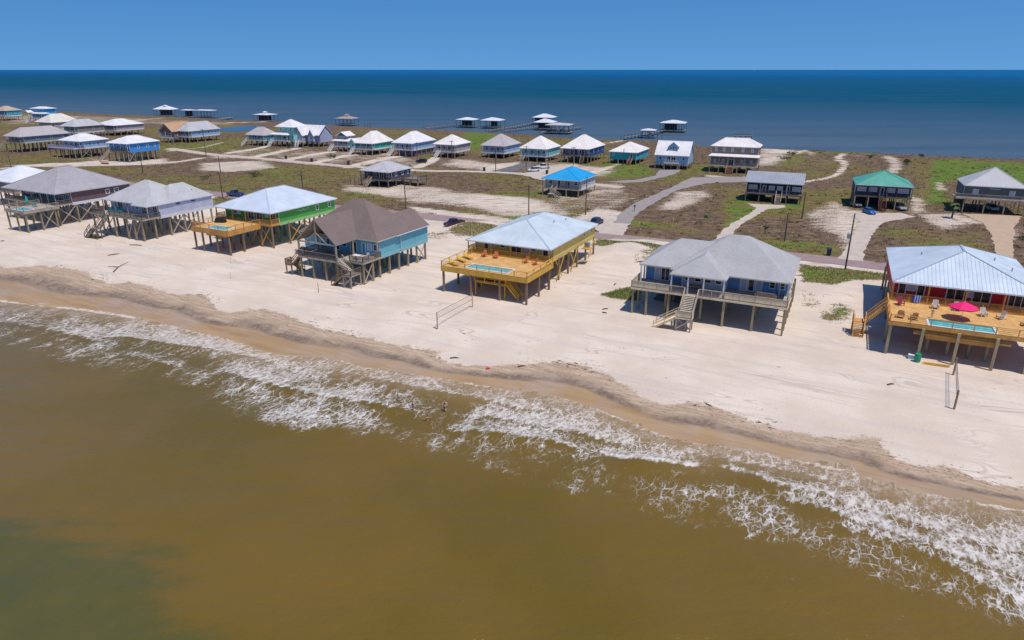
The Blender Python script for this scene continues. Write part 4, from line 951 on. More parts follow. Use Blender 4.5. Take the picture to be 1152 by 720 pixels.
h.posts([(-9, 1.4), (-4.5, 1.4), (0, 1.4), (4.2, 0), (9, 0)], mat=TIM); h.rail([(-9.25, 2.9), (-9.25, -1.55), (-4.2, -1.55)], mat=TIMD); h.rail([(-2.6, -1.55), (9.05, -1.55), (9.05, 2.9)], mat=TIMD)
h.pilings([(x, -1.4) for x in (-9, -5.8, -1.4, 3.0, 5.6, 8.4)]); h.grid(6, 5, y0=1.6, y1=16.8, x1=8.5); h.brace((3.0, -1.4), (5.6, -1.4)); h.brace((5.6, -1.4), (8.4, -1.4)); h.brace((8.5, 5.4), (8.5, 9.2)); h.brace((8.5, 9.2), (8.5, 13)); h.brace((-5.8, -1.4), (-1.4, -1.4))
h.stairs((-3.4, -1.6), -90, 1.4, 2.4, 4.9, TIMD, 1.0); h.landing(-4.3, -2.5, -5.4, -4.1, 2.4, TIMD); h.stairs((-4.3, -4.8), 180, 1.2, 0, 2.4, TIMD, 1.2)

# plum house with round pool deck
h = House('beach_house', 'plum brown stilt house with wide grey hip roof and teal glazed porch', (60, 218.6), 7.8, 23, 20.2, -28, 5.0)
PL = h; plum = sidem('plum_siding', (.155, .098, .105)); r_mg = roofm('mauve_grey_shingles', (.40, .37, .385), 'shingle', .85)
h.hiproof(r_mg, h.rise(187, 0, 10), 8.6, 8.6, trim=flat('mauve_trim', (.50, .46, .47)))
wl = h.walls(plum, -10.6, 11.0, 4.2, 19.8, trim=flat('mauve_trim', (.50, .46, .47)), skirt=flat('white_skirt', (.66, .66, .70))); h.floor(GRYP, -11, 11.2, .2, 4.14, trim=TIM)
tg = flat('teal_glass', (.06, .19, .22), .12); h.front(wl, 4.2, [(-8, 1.9, 'window', tg), (-5.0, 1.9, 'door', tg), (-2, 1.9, 'door', tg), (1.0, 2.6, 'door', tg), (4.4, 2.6, 'door', tg), (7.0, 1.6, 'window', tg), (9.2, 2.4, 'door', tg)])
h.sidewin(wl, 11.0, [(13.6, 1.1), (16.0, 1.3)]); h.posts([(x, .4) for x in (-11, -7, -3, 1, 5, 8, 11)], mat=TIM, size=.2); h.rail([(-11, .25), (4.2, .25)], mat=TIMD); h.rail([(11.1, .3), (11.1, 4.1)], mat=TIMD)
h.pooldeck(4.4, 12.4, -7.9, .12, 4.9, (6.6, 10.6, -7.0, -4.6), 1.3, GRYP, TIM, TIM, skirt=.5, wires=True); h.pilings([(4.6, -7.6), (8.4, -7.6), (12.1, -7.6), (12.1, -4.2), (4.6, -4.2), (8.4, -4.2), (12.1, -.8)], top=4.4); h.grid(7, 5, y0=.5, y1=19.4, x1=10.8)
h.brace((12.1, -4.2), (12.1, -.8)); h.brace((10.8, 5.2), (10.8, 10)); h.brace((10.8, .5), (10.8, 5.2))

# white roof cut by the left border
h = House('beach_house', 'white roofed grey house partly outside the left border of the view', (13, 205.5), 7.0, 18, 15, -28, 4.2)
h.hiproof(roofm('white_metal', (.72, .72, .74), 'seam', .4), 3.2, 7.0); wl = h.walls(sidem('mid_grey_siding', (.30, .28, .28)), -8.5, 8.5, 1.8, 14.5, skirt=WHT); h.floor(GRYP, -8.8, 8.8, .2, 1.74, trim=TIM); h.front(wl, 1.8, [(3, 1.4, 'window'), (6.5, 1.4, 'window')]); h.grid(5, 4); h.rail([(-8.7, .3), (8.7, .3), (8.7, 1.7)], mat=TIM)

# ------------------------------------------------------------------ INLAND AND NORTH ROWS
r_wh = roofm('white_roof', (.74, .71, .705), 'seam', .5); r_wh2 = roofm('cream_white_roof', (.76, .70, .66), 'seam', .55); r_gr = roofm('light_grey_roof', (.46, .45, .46), 'seam', .6); r_gp = roofm('greyish_pink_roof', (.47, .42, .42), 'shingle', .85)
def cottage(label, corner, he, zf, W, D, yaw, py, wall, roof, fi=None, axis='y', pf=2.2, side='R', post=WHTT, rails=WHTT, skirt=WHT, front=(), right=(), stair=None, nx=4, ny=4, ri=None, garage=None, rise=None, bi=None, gapr=.22, pile=PILE, brace=False, glass=GLASS):
    h = House('stilt_house', label, corner, he, W, D, yaw, zf, side, group='stilt houses inland of the beach road')
    if fi is None: fi = min(W, D) * .42
    rr = h.rise(py) if rise is None else rise
    h.hiproof(roof, rr, fi, bi, axis)
    wl = h.walls(wall, -W / 2 + .5, W / 2 - .5, pf + .05, D - .5, trim=WHT, skirt=skirt)
    if pf > .6:
        h.floor(GRYP, -W / 2 + .3, W / 2 - .3, .2, pf, trim=rails); n = max(3, int(W / 3.4))
        h.posts([(-W / 2 + .45 + (W - .9) * k / n, .4) for k in range(n + 1)], mat=post)
        sx = [s_[0] for s_ in (stair or [])]; cuts = [-W / 2 + .4] + sum([[x - .7, x + .7] for x in sorted(sx)], []) + [W / 2 - .4]
        for a, b2 in zip(cuts[::2], cuts[1::2]):
            if b2 - a > .5: h.rail([(a, .3), (b2, .3)], mat=rails, gap=gapr)
        h.rail([(W / 2 - .4, .3), (W / 2 - .4, pf)], mat=rails, gap=gapr)
    for s_ in (stair or []):
        x, ang = s_[0], (s_[1] if len(s_) > 1 else -90); h.stairs((x, .1), ang, 1.3, 0, zf, s_[2] if len(s_) > 2 else rails, 1.05)
    h.front(wl, pf + .05, front or [(-W * .32, 1.3, 'window'), (-W * .1, 1.0, 'door', glass), (W * .12, 1.7, 'door', glass), (W * .33, 1.3, 'window')])
    h.sidewin(wl, W / 2 - .5, right or [(D * .35, 1.1), (D * .62, 1.1), (D * .84, .9)])
    h.grid(nx, ny, mat=pile)
    if garage: h.walls(garage, -W / 2 + 1, W / 2 - 1, pf + 1.2, D - 1, 0, zf - .62, name='storage_wall')
    if brace: h.brace((W / 2 - .5, .3), (W / 2 - .5, .3 + (D - .9) / (ny - 1)))
    return h
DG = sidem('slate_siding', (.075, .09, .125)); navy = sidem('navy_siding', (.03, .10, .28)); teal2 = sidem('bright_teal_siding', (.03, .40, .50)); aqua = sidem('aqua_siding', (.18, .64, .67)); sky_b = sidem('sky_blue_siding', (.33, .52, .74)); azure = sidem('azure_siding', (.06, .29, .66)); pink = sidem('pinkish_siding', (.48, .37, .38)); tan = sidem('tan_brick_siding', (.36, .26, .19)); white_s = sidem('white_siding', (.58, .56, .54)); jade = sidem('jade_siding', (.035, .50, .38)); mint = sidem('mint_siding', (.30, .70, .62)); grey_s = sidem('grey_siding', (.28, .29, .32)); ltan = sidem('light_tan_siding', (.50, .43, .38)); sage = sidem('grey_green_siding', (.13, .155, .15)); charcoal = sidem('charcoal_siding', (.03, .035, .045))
m1 = cottage('small slate blue stilt house with grey roof on the open dry lot', (436.8, 194), 5.0, 2.3, 12.1, 13.1, -28, 181, DG, r_gr, rails=TIMD, post=TIMD, skirt=TIMD, stair=[(-1.5, -105, TIM)], pile=TIMD)
m1.floor(GRYP, 6.1, 12.5, 7.0, 12.4, z=2.2, trim=TIMD, name='side_deck'); m1.rail([(6.1, 7.0), (12.4, 7.0), (12.4, 12.4)], z=2.2, mat=TIMD); m1.pilings([(12.2, 7.2), (12.2, 12.2), (9.2, 7.2)], top=1.9)
m2 = cottage('white stilt house under a bright azure blue hip roof', (652.5, 203.8), 5.0, 2.3, 12.7, 14.5, -27, 188, white_s, roofm('azure_roof', (.015, .33, .66), 'seam', .45), rails=TIM, post=TIM, pile=PILE, fi=5.0)
m2.landing(-2.6, -.9, -3.4, -2.0, 1.15, TIM); m2.stairs((-1.75, .1), -90, 1.3, 1.15, 2.3, TIM, 1.75); m2.stairs((-.9, -2.7), 0, 1.3, 0, 1.15, TIM, 1.9)
# dark long house
h = House('stilt_house', 'long black stilt house with plain grey gable roof and short stair', (904.7, 208.2), 5.6, 15.8, 9.4, -24, 2.5, group='stilt houses inland of the beach road'); z = h.he
gh = h.rise(193.5, 0, 4.6); h.roof(roofm('blue_grey_roof', (.33, .345, .39), 'rib', .55), lambda mb: gable(mb, -7.9, 7.9, 0, 9.4, z, z + gh, 'x'), flat('grey_trim', (.30, .31, .33)))
for x in (-7.4, 7.4): mb = MB(); slab(mb, [(x, 1.9, z - .2), (x, 9.0, z - .2), (x, 9.0, z + .1), (x, 4.7, z + gh - .25), (x, 1.9, z + .35 * gh)], (-.12 if x > 0 else .12, 0, 0)); h.part('gable_wall', mb, charcoal)
wl = h.walls(charcoal, -7.4, 7.4, 1.9, 9.0, skirt=charcoal); h.floor(GRYP, -7.6, 7.6, .15, 1.84, trim=TIMD); h.front(wl, 1.9, [(-5.7, 2.4, 'window', CURT), (-2.6, 1.0, 'door'), (-.6, 1.6, 'window', CURT), (1.6, 1.6, 'window', CURT), (3.8, 1.0, 'door'), (6.0, 2.2, 'window', CURT)])
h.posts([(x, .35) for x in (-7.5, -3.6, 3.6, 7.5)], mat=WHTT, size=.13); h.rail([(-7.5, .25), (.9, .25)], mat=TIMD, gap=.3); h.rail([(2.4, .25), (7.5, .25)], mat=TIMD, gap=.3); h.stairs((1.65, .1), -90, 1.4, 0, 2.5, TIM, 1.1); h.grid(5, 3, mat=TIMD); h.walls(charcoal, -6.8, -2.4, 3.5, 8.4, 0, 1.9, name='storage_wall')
# green roof
h = House('stilt_house', 'stilt house with sea green metal roof and dark red stair over parked car', (1029.2, 210.7), 6.4, 14.4, 13.5, -22, 3.4, group='stilt houses inland of the beach road')
GRF = h; h.hiproof(roofm('sea_green_roof', (.10, .36, .27), 'seam', .45), h.rise(191.5), 6.2); wl = h.walls(DG, -6.9, 6.9, 2.2, 13, trim=WHT, skirt=TIMD); h.floor(TIMD, -7, 7, .2, 2.14, trim=TIMD)
h.front(wl, 2.2, [(-5.2, 2.2, 'window', CURT), (-2.4, 2.0, 'window', CURT), (-.1, .95, 'door'), (2.0, 2.0, 'window', CURT), (5, 2.6, 'window', CURT)]); h.posts([(x, .4) for x in (-6.9, -3.3, -1, 1, 3.3, 6.9)], mat=TIMD); RDT = M('dark_red_timber', (.12, .028, .025), .8, .15, kind='timber')
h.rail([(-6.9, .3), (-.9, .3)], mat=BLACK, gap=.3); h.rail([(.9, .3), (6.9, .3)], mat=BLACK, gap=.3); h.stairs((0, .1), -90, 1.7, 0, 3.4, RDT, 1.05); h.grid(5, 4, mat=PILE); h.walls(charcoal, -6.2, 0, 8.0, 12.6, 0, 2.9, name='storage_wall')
# grey green on the right edge
h = House('stilt_house', 'grey green stilt house with pale grey roof and open carport below, by right edge', (1084.7, 208.2), 7.0, 14.6, 13, -24, 3.9, side='L', group='stilt houses inland of the beach road')
SG = h; h.hiproof(r_gr, h.rise(187.8), 6.3, 6.3); wl = h.walls(sage, -6.9, 6.9, 1.0, 12.5, trim=flat('pale_sage', (.36, .42, .42)), skirt=TIM); h.floor(GRYP, -8.9, 8.9, -1.6, .94, trim=TIM); h.rail([(-8.85, .9), (-8.85, -1.55), (8.85, -1.55)], mat=TIM, gap=.18, post=2.4)
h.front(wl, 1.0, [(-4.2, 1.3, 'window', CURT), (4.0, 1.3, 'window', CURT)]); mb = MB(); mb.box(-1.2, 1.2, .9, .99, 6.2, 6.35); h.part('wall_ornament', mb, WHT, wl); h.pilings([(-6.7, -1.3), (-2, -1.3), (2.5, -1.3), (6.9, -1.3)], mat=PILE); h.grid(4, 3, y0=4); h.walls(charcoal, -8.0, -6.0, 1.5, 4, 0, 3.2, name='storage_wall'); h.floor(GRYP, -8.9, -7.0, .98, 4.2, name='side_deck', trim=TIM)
h.stairs((8.9, -.4), 0, 1.4, 0, 3.9, WHTT, 1.0)

# tan two storey
h = House('stilt_house', 'tan two storey stilt house with white roofs and wide central stair', (853.3, 177.5), 6.0, 17.4, 12.5, -24, 2.6, group='stilt houses inland of the beach road'); z = h.he
wl = h.walls(tan, -8.2, 8.2, 2.0, 12.0, 2.6, 9.3, trim=flat('light_tan', (.55, .46, .38)), skirt=flat('light_tan', (.55, .46, .38))); h.roof(r_wh2, lambda mb: hip(mb, -9.0, 9.0, -.2, 6.5, z, z + 1.0, (-7.6, 2.6), (7.6, 2.6)), name='porch_roof')
h.he = 9.4; h.hiproof(r_wh2, h.rise(155), 4.6, axis='x', b=(-8.7, 8.7, 1.4, 12.5)); h.he = 6.0; h.floor(GRYP, -8.6, 8.6, .2, 1.94, trim=TANP); h.front(wl, 2.0, [(-6.6, 1.0, 'window', CURT), (-3.8, 1.0, 'window', CURT), (-.8, 1.8, 'door'), (2.9, 1.0, 'window', CURT), (6.2, 1.0, 'window', CURT)])
for x in (-6.6, -3.8, -.8, 2.9, 6.2): opening(wl, (x, 2.0), 0, 1.0, 7.5, 8.9, 'window', None, CURT)
h.sidewin(wl, 8.2, [(5, 1.0), (9, 1.0)]); h.sidewin(wl, 8.2, [(5, 1.0), (9, 1.0)], z0=4.9, z1=6.2); h.posts([(x, .3) for x in (-8.4, -5, -1.9, .4, 4, 8.4)], mat=CREAMT, z1=5.8, size=.2); h.rail([(-8.5, .25), (-2, .25)], mat=TANP); h.rail([(.5, .25), (8.5, .25)], mat=TANP); h.stairs((-.75, .1), -90, 2.4, 0, 2.6, M('reddish_timber', (.34, .17, .11), .8, .15, kind='timber'), 1.2); h.grid(6, 4)
# light blue with dormer
h = House('stilt_house', 'light blue stilt house with white gable roof and one dormer window', (775.6, 175.8), 5.2, 13.3, 10.5, -24, 2.5, group='stilt houses inland of the beach road'); z = h.he; gh = h.rise(158.5, 0, 5.2)
h.roof(r_wh, lambda mb: gable(mb, -6.65, 6.65, 0, 10.5, z, z + gh, 'x')); wl = h.walls(sky_b, -6.2, 6.2, .8, 10.0, trim=WHT, skirt=sky_b)
for x in (-6.2, 6.2): mb = MB(); slab(mb, [(x, .8, z - .2), (x, 10.0, z - .2), (x, 10, z + .1), (x, 5.25, z + gh - .25), (x, .8, z + .1)], (-.12 if x > 0 else .12, 0, 0)); h.part('gable_wall', mb, sky_b, wl)
dz = z + gh * .36
dw = h.walls(sky_b, -1.6, 1.8, 1.7, 4.8, dz, dz + 1.5, name='dormer'); mb = MB(); slab(mb, [(-1.6, 1.7, dz + 1.5), (1.8, 1.7, dz + 1.5), (.1, 1.7, dz + 2.9)], (0, .12, 0)); h.part('gable_wall', mb, sky_b, dw); mb = MB(); gable(mb, -2.0, 2.2, 1.3, 5.0, dz + 1.4, dz + 3.1, 'y'); h.part('roof', mb, [r_wh, WHT], dw)
for x in (-.9, .1, 1.1): opening(dw, (x, 1.7), 0, .75, dz + .25, dz + 1.4)
h.front(wl, .8, [(-4.4, 1.1, 'window'), (-1.2, 1.4, 'door'), (.6, 1.8, 'door'), (4.4, 1.1, 'window')]); h.sidewin(wl, 6.2, [(3, 1), (7, 1)]); h.floor(GRYP, -2.6, 2.8, -.9, .75, trim=WHTT); h.rail([(-2.6, -.85), (2.8, -.85)], mat=WHTT); h.grid(5, 3, pts=None) if False else h.grid(5, 3); h.pilings([(-2.4, -.7), (2.6, -.7)])
cottage('bright teal stilt house with white hip roof and timber stair', (717, 171.9), 4.8, 2.3, 12, 18.5, -26, 159.4, teal2, r_wh2, pf=.6, stair=[(3.6, -100, M('reddish_timber', (.34, .17, .11), .8, .15, kind='timber'))], skirt=teal2, fi=8.3, front=[(-4, 1.0, 'window', flat('teal_shutter', (.02, .25, .32))), (3.6, 1.0, 'door')])
cottage('navy blue stilt house with large cream white roof and deep shaded porch', (662.5, 168), 5.8, 3.0, 12.5, 21, -26, 151.3, navy, r_wh2, rails=TIMD, post=WHTT, skirt=navy, stair=[(3.6, -80, TIMD)], ny=6, nx=5, fi=8.6)
cottage('pale stilt house with turquoise side wall and white roof beside dark drive', (615, 168), 5.3, 2.3, 12.6, 15.6, -26, 152.8, aqua, r_wh2, stair=[(-4.2, -90, TIM)], fi=6.8, glass=GLASS)
cottage('blue stilt house with mauve grey pyramid roof and white porch rails', (567.6, 164.6), 5.3, 2.3, 11.9, 17, -26, 150.2, sky_b, r_gp, fi=7.9)
cottage('cream stilt house with white pyramid roof and white front stair', (511.9, 163.2), 5.6, 2.6, 11.4, 14.4, -26, 151.2, ltan, r_wh2, stair=[(-2.2, -110, WHTT)], fi=6.6)
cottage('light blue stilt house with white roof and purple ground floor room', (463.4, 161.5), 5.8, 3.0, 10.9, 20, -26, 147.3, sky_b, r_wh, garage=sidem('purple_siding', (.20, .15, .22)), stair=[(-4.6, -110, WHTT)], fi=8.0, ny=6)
h = cottage('jade green stilt house with pale pink roof and small side gable', (418.7, 161.7), 5.2, 2.7, 10.4, 17, -26, 147, jade, r_wh2, stair=[(-5.0, -115, WHTT)], fi=6.4)
h.roof(r_wh2, lambda mb: gable(mb, -8.2, -4.4, .2, 6.5, 5.2, 6.9, 'y'), name='gable_roof'); ww = h.walls(aqua, -7.9, -4.72, .8, 6.2, 2.7, 5.0, name='gable_wall'); mb = MB(); slab(mb, [(-7.9, .8, 5.0), (-4.72, .8, 5.0), (-6.3, .8, 6.7)], (0, .12, 0)); h.part('gable_wall', mb, aqua, ww); opening(ww, (-6.3, .8), 0, 1.0, 3.4, 4.7)
# grey cottage with raised gable storey
h = House('stilt_house', 'narrow grey stilt house with raised gable storey and white crossing stairs', (391, 159), 4.9, 9.6, 9, -26, 2.5, group='stilt houses inland of the beach road'); wl = h.walls(grey_s, -4.4, 4.4, 1.6, 8.6, trim=WHT, skirt=WHT); up = h.walls(grey_s, -3.0, 2.4, 2.6, 7.6, 4.9, 7.0, name='upper_wall'); h.roof(r_wh2, lambda mb: hip(mb, -5, 5, 0, 9, 4.9, 5.9, (-3.4, 4.4), (3.4, 4.4)), name='porch_roof'); h.roof(r_wh2, lambda mb: gable(mb, -3.6, 3.0, 1.8, 8.4, 7.0, 8.8, 'y')); mb = MB(); slab(mb, [(-3, 2.6, 7.0), (2.4, 2.6, 7.0), (-.3, 2.6, 8.4)], (0, .12, 0)); h.part('gable_wall', mb, sidem('dark_teal_siding', (.06, .13, .15)), up)
opening(up, (-.3, 2.6), 0, 1.6, 5.7, 6.8); h.floor(GRYP, -4.7, 4.7, .2, 1.54, trim=WHTT); h.front(wl, 1.6, [(-2.8, 1.2, 'window'), (0, 1.6, 'door'), (2.8, 1.2, 'window')]); h.posts([(x, .35) for x in (-4.6, -1.6, 1.6, 4.6)]); h.rail([(-3.4, .3), (4.6, .3)], mat=WHTT, gap=.22); h.stairs((-4.1, .1), -100, 1.3, 0, 2.5, WHTT, 1.1); h.grid(4, 3)
# two gables, lilac
h = House('stilt_house', 'lilac grey stilt cottage with two front gables and white metal roof', (358, 152.5), 5.6, 14.5, 11, -26, 2.6, group='stilt houses inland of the beach road'); z = 5.6; lil = sidem('lilac_siding', (.45, .48, .62))
wl = h.walls(lil, -6.8, 6.8, 2.0, 10.5, trim=WHT, skirt=lil); gh = h.rise(140.5, 0, 5.5); h.roof(r_wh, lambda mb: gable(mb, -7.2, 7.2, .6, 11, z, z + gh, 'x'))
for x0, x1, y0, zz in ((-7.1, -1.6, -1.6, .85), (.8, 4.6, -.6, .6)):
    h.roof(r_wh, lambda mb: gable(mb, x0, x1, y0, 5.6, z - .3, z + gh * zz, 'y'), name='gable_roof'); g = h.walls(lil, x0 + .4, x1 - .4, y0 + .4, 1.99, 2.6, z - .5, trim=WHT, name='bay_wall'); mb = MB(); slab(mb, [(x0 + .4, y0 + .4, z - .5), (x1 - .4, y0 + .4, z - .5), ((x0 + x1) / 2, y0 + .4, z + gh * zz - .4)], (0, .12, 0)); h.part('gable_wall', mb, lil, g); opening(g, ((x0 + x1) / 2, y0 + .4), 0, 1.4, 3.6, 4.9); opening(g, ((x0 + x1) / 2, y0 + .4), 0, 1.0, 5.4, 6.4)

for x in (-6.8, 6.8): mb = MB(); slab(mb, [(x, 2, z - .2), (x, 10.5, z - .2), (x, 5.8, z + gh - .3)], (-.12 if x > 0 else .12, 0, 0)); h.part('gable_wall', mb, lil, wl)
h.floor(GRYP, -6.8, 0, -3.2, -1.25, trim=WHTT); h.rail([(-6.7, -3.1), (-.1, -3.1)], mat=WHTT, gap=.25); h.stairs((-3.2, -3.2), -70, 1.4, 0, 2.6, WHTT, 1.0); h.grid(5, 4); h.pilings([(-6.5, -3), (-.3, -3)])
# mint two storey
h = House('stilt_house', 'mint green two storey stilt house with pale lilac hip roof', (327, 152), 5.8, 13.4, 11.5, -26, 2.9, group='stilt houses inland of the beach road'); wl = h.walls(mint, -2.6, 6.2, 2.6, 11, 2.9, 9.2, trim=WHT, skirt=mint); w2 = h.walls(mint, -6.4, -2.62, 2.0, 9, name='wing_wall', skirt=WHT); h.he = 9.4; h.hiproof(r_wh, h.rise(134.3, 1.4, 6), 4.6, b=(-4.6, 7.4, 1.2, 12)); h.he = 5.8
h.roof(r_wh, lambda mb: hip(mb, -6.8, 4.6, -.4, 5.2, 5.8, 6.9, (-5, 2.4), (3, 2.4)), name='porch_roof'); h.floor(GRYP, -6.6, 4.4, -.2, 2.0, trim=WHTT); h.rail([(-6.5, -.1), (4.3, -.1)], mat=WHTT, gap=.25); h.posts([(x, 0) for x in (-6.4, -2.8, .8, 4.2)]); h.front(wl, 2.6, [(.2, 1.6, 'door'), (2.6, 1.4, 'window'), (5.3, .9, 'window')]); h.front(w2, 2.0, [(-4.6, 1.4, 'window')])
for x in (-1.8, 1.6, 4.4): opening(wl, (x, 2.6), 0, .9, 7.4, 8.8)
h.stairs((-5.2, -.2), -100, 1.4, 0, 2.9, WHTT, 1.0); h.grid(5, 4); h.sidewin(wl, 6.2, [(5, 1), (8.5, 1)])
cottage('cyan stilt house with pinkish beige roof beside the lagoon', (296, 152.3), 5.3, 2.8, 12.6, 11, -26, 142.3, teal2, r_gp, stair=[(-5.2, -120, WHTT)], skirt=teal2, fi=4.6, axis='x')
h = cottage('pale blue stilt house with grey roof, small front gable and white ramp stair', (211.7, 147.7), 5.9, 3.0, 9.5, 21, -26, 136.3, sky_b, r_gr, stair=[(-4.0, -115, WHTT)], fi=4.4, ny=5)
# terracotta roof
h = House('stilt_house', 'brown stilt house with terracotta orange gable roof', (193, 148), 5.8, 10.6, 15, -26, 2.6, group='stilt houses inland of the beach road'); gh = h.rise(137.4); h.roof(roofm('terracotta_roof', (.53, .30, .175), 'shingle', .8), lambda mb: gable(mb, -5.3, 5.3, 0, 15, 5.8, 5.8 + gh, 'y')); brn = sidem('brown_siding', (.30, .21, .17)); wl = h.walls(brn, -4.8, 4.8, 1.6, 14.5, skirt=brn)
for y in (1.6, 14.5): mb = MB(); slab(mb, [(-4.8, y, 5.6), (4.8, y, 5.6), (0, y, 5.7 + gh - .4)], (0, -.12 if y > 2 else .12, 0)); h.part('gable_wall', mb, brn, wl)
h.floor(GRYP, -4.5, 4.5, .2, 1.54, trim=WHTT); h.rail([(-4.4, .3), (4.4, .3)], mat=WHTT, gap=.25); h.posts([(-4.4, .3), (0, .3), (4.4, .3)], mat=WHTT); h.front(wl, 1.6, [(-2, 1.2, 'window'), (1.6, 1.6, 'door')]); h.sidewin(wl, 4.8, [(4, 1), (9, 1)]); h.roof(r_gp, lambda mb: gable(mb, -7.2, -3, 1.0, 5.5, 4.4, 5.7, 'y'), name='porch_roof'); h.grid(4, 4)
cottage('pink stilt house with white hip roof behind the azure house', (127.5, 141.3), 5.8, 3.0, 18, 20, -26, 133.4, pink, r_wh, stair=[(-6.0, -120, WHTT)], fi=7.6, ny=6, rails=WHTT)
h = cottage('azure blue stilt house with white roof and braced pilings', (142, 162), 7.5, 4.3, 13.2, 15.8, -26, 152.2, azure, r_wh, rails=TIMD, skirt=azure, stair=[(-4.6, -120, TIM)], ny=6, nx=5, brace=True, fi=5.6, pf=1.4)
h = cottage('pale blue stilt house with white roof and wide lilac deck', (88.5, 159.2), 7.0, 4.1, 15.2, 14, -26, 149.8, sky_b, r_wh, fi=5.6, rails=flat('lilac_rail', (.52, .50, .66)), nx=6, brace=True)
h.floor(GRYP, -10.5, 7.2, -2.6, .15, trim=flat('lilac_rail', (.52, .50, .66)), name='deck_floor'); h.rail([(-10.4, .1), (-10.4, -2.5), (7.1, -2.5)], mat=flat('lilac_rail', (.52, .50, .66))); h.pilings([(x, -2.3) for x in (-10.2, -5.8, -1.4, 3, 7)])
cottage('grey stilt house with long mauve grey hip roof and dark porch', (21, 154), 7.1, 4.4, 12.5, 24, -26, 142, sidem('blue_grey_siding', (.20, .25, .29)), r_gp, fi=5.0, rails=TIM, post=TIM, ny=7, skirt=white_s, stair=[(-5, -100, TIM)])
cottage('taupe house with grey pitched roof behind the pale blue deck house', (83, 142.5), 6.5, 3.2, 13, 18, -26, 133.8, sidem('taupe_siding', (.30, .26, .22)), r_gr, fi=4.8)
cottage('stilt house under a broad cream roof with pale green ridge patch', (57, 138), 7.0, 3.2, 16, 18, -26, 127.6, ltan, roofm('cream_roof', (.66, .60, .52), 'seam', .6), fi=5.6)
# bright blue two storey far left
h = House('stilt_house', 'vivid blue two storey stilt house with white roofs at far left shore', (46, 128), 6.5, 15, 11.5, -26, 3.2, group='stilt houses inland of the beach road'); vb_ = sidem('vivid_blue_siding', (.02, .40, .78)); wl = h.walls(vb_, -6.5, 7, 2.2, 11, 3.2, 9.6, trim=WHT, skirt=vb_); h.roof(r_wh, lambda mb: hip(mb, -8, 8, -.2, 6, 6.5, 7.6, (-6.4, 2.6), (6.4, 2.6)), name='porch_roof'); h.he = 9.8; h.hiproof(r_wh, h.rise(119.8), 4.4, axis='x', b=(-7.2, 7.7, 1.4, 12)); h.he = 6.5
h.roof(r_wh, lambda mb: gable(mb, -8.6, -3.4, -2.4, 4, 7.2, 8.6, 'y'), name='entry_roof'); h.posts([(-8.3, -2.1), (-3.7, -2.1)], z0=0, z1=7.0, size=.3); h.posts([(x, .1) for x in (-3, 1, 5, 7.6)], z1=6.3); h.floor(GRYP, -7.6, 7.8, 0, 2.14, trim=WHTT); h.rail([(-3, .1), (7.7, .1)], mat=WHTT, gap=.25); h.front(wl, 2.2, [(-2, 1.4, 'door'), (2, 1.4, 'window'), (5.4, 1.4, 'window')]); h.stairs((-6, 0), -90, 1.8, 0, 3.2, WHTT, 1.1); h.grid(5, 4)
for x in (-4, 0, 4): opening(wl, (x, 2.2), 0, 1.1, 7.8, 9.1)
cottage('tan roofed house cut by the left border near the far shore', (4, 124.5), 7.2, 3.4, 16, 13, -26, 119, teal2, roofm('tan_roof', (.52, .38, .28), 'shingle', .8), fi=5.4)

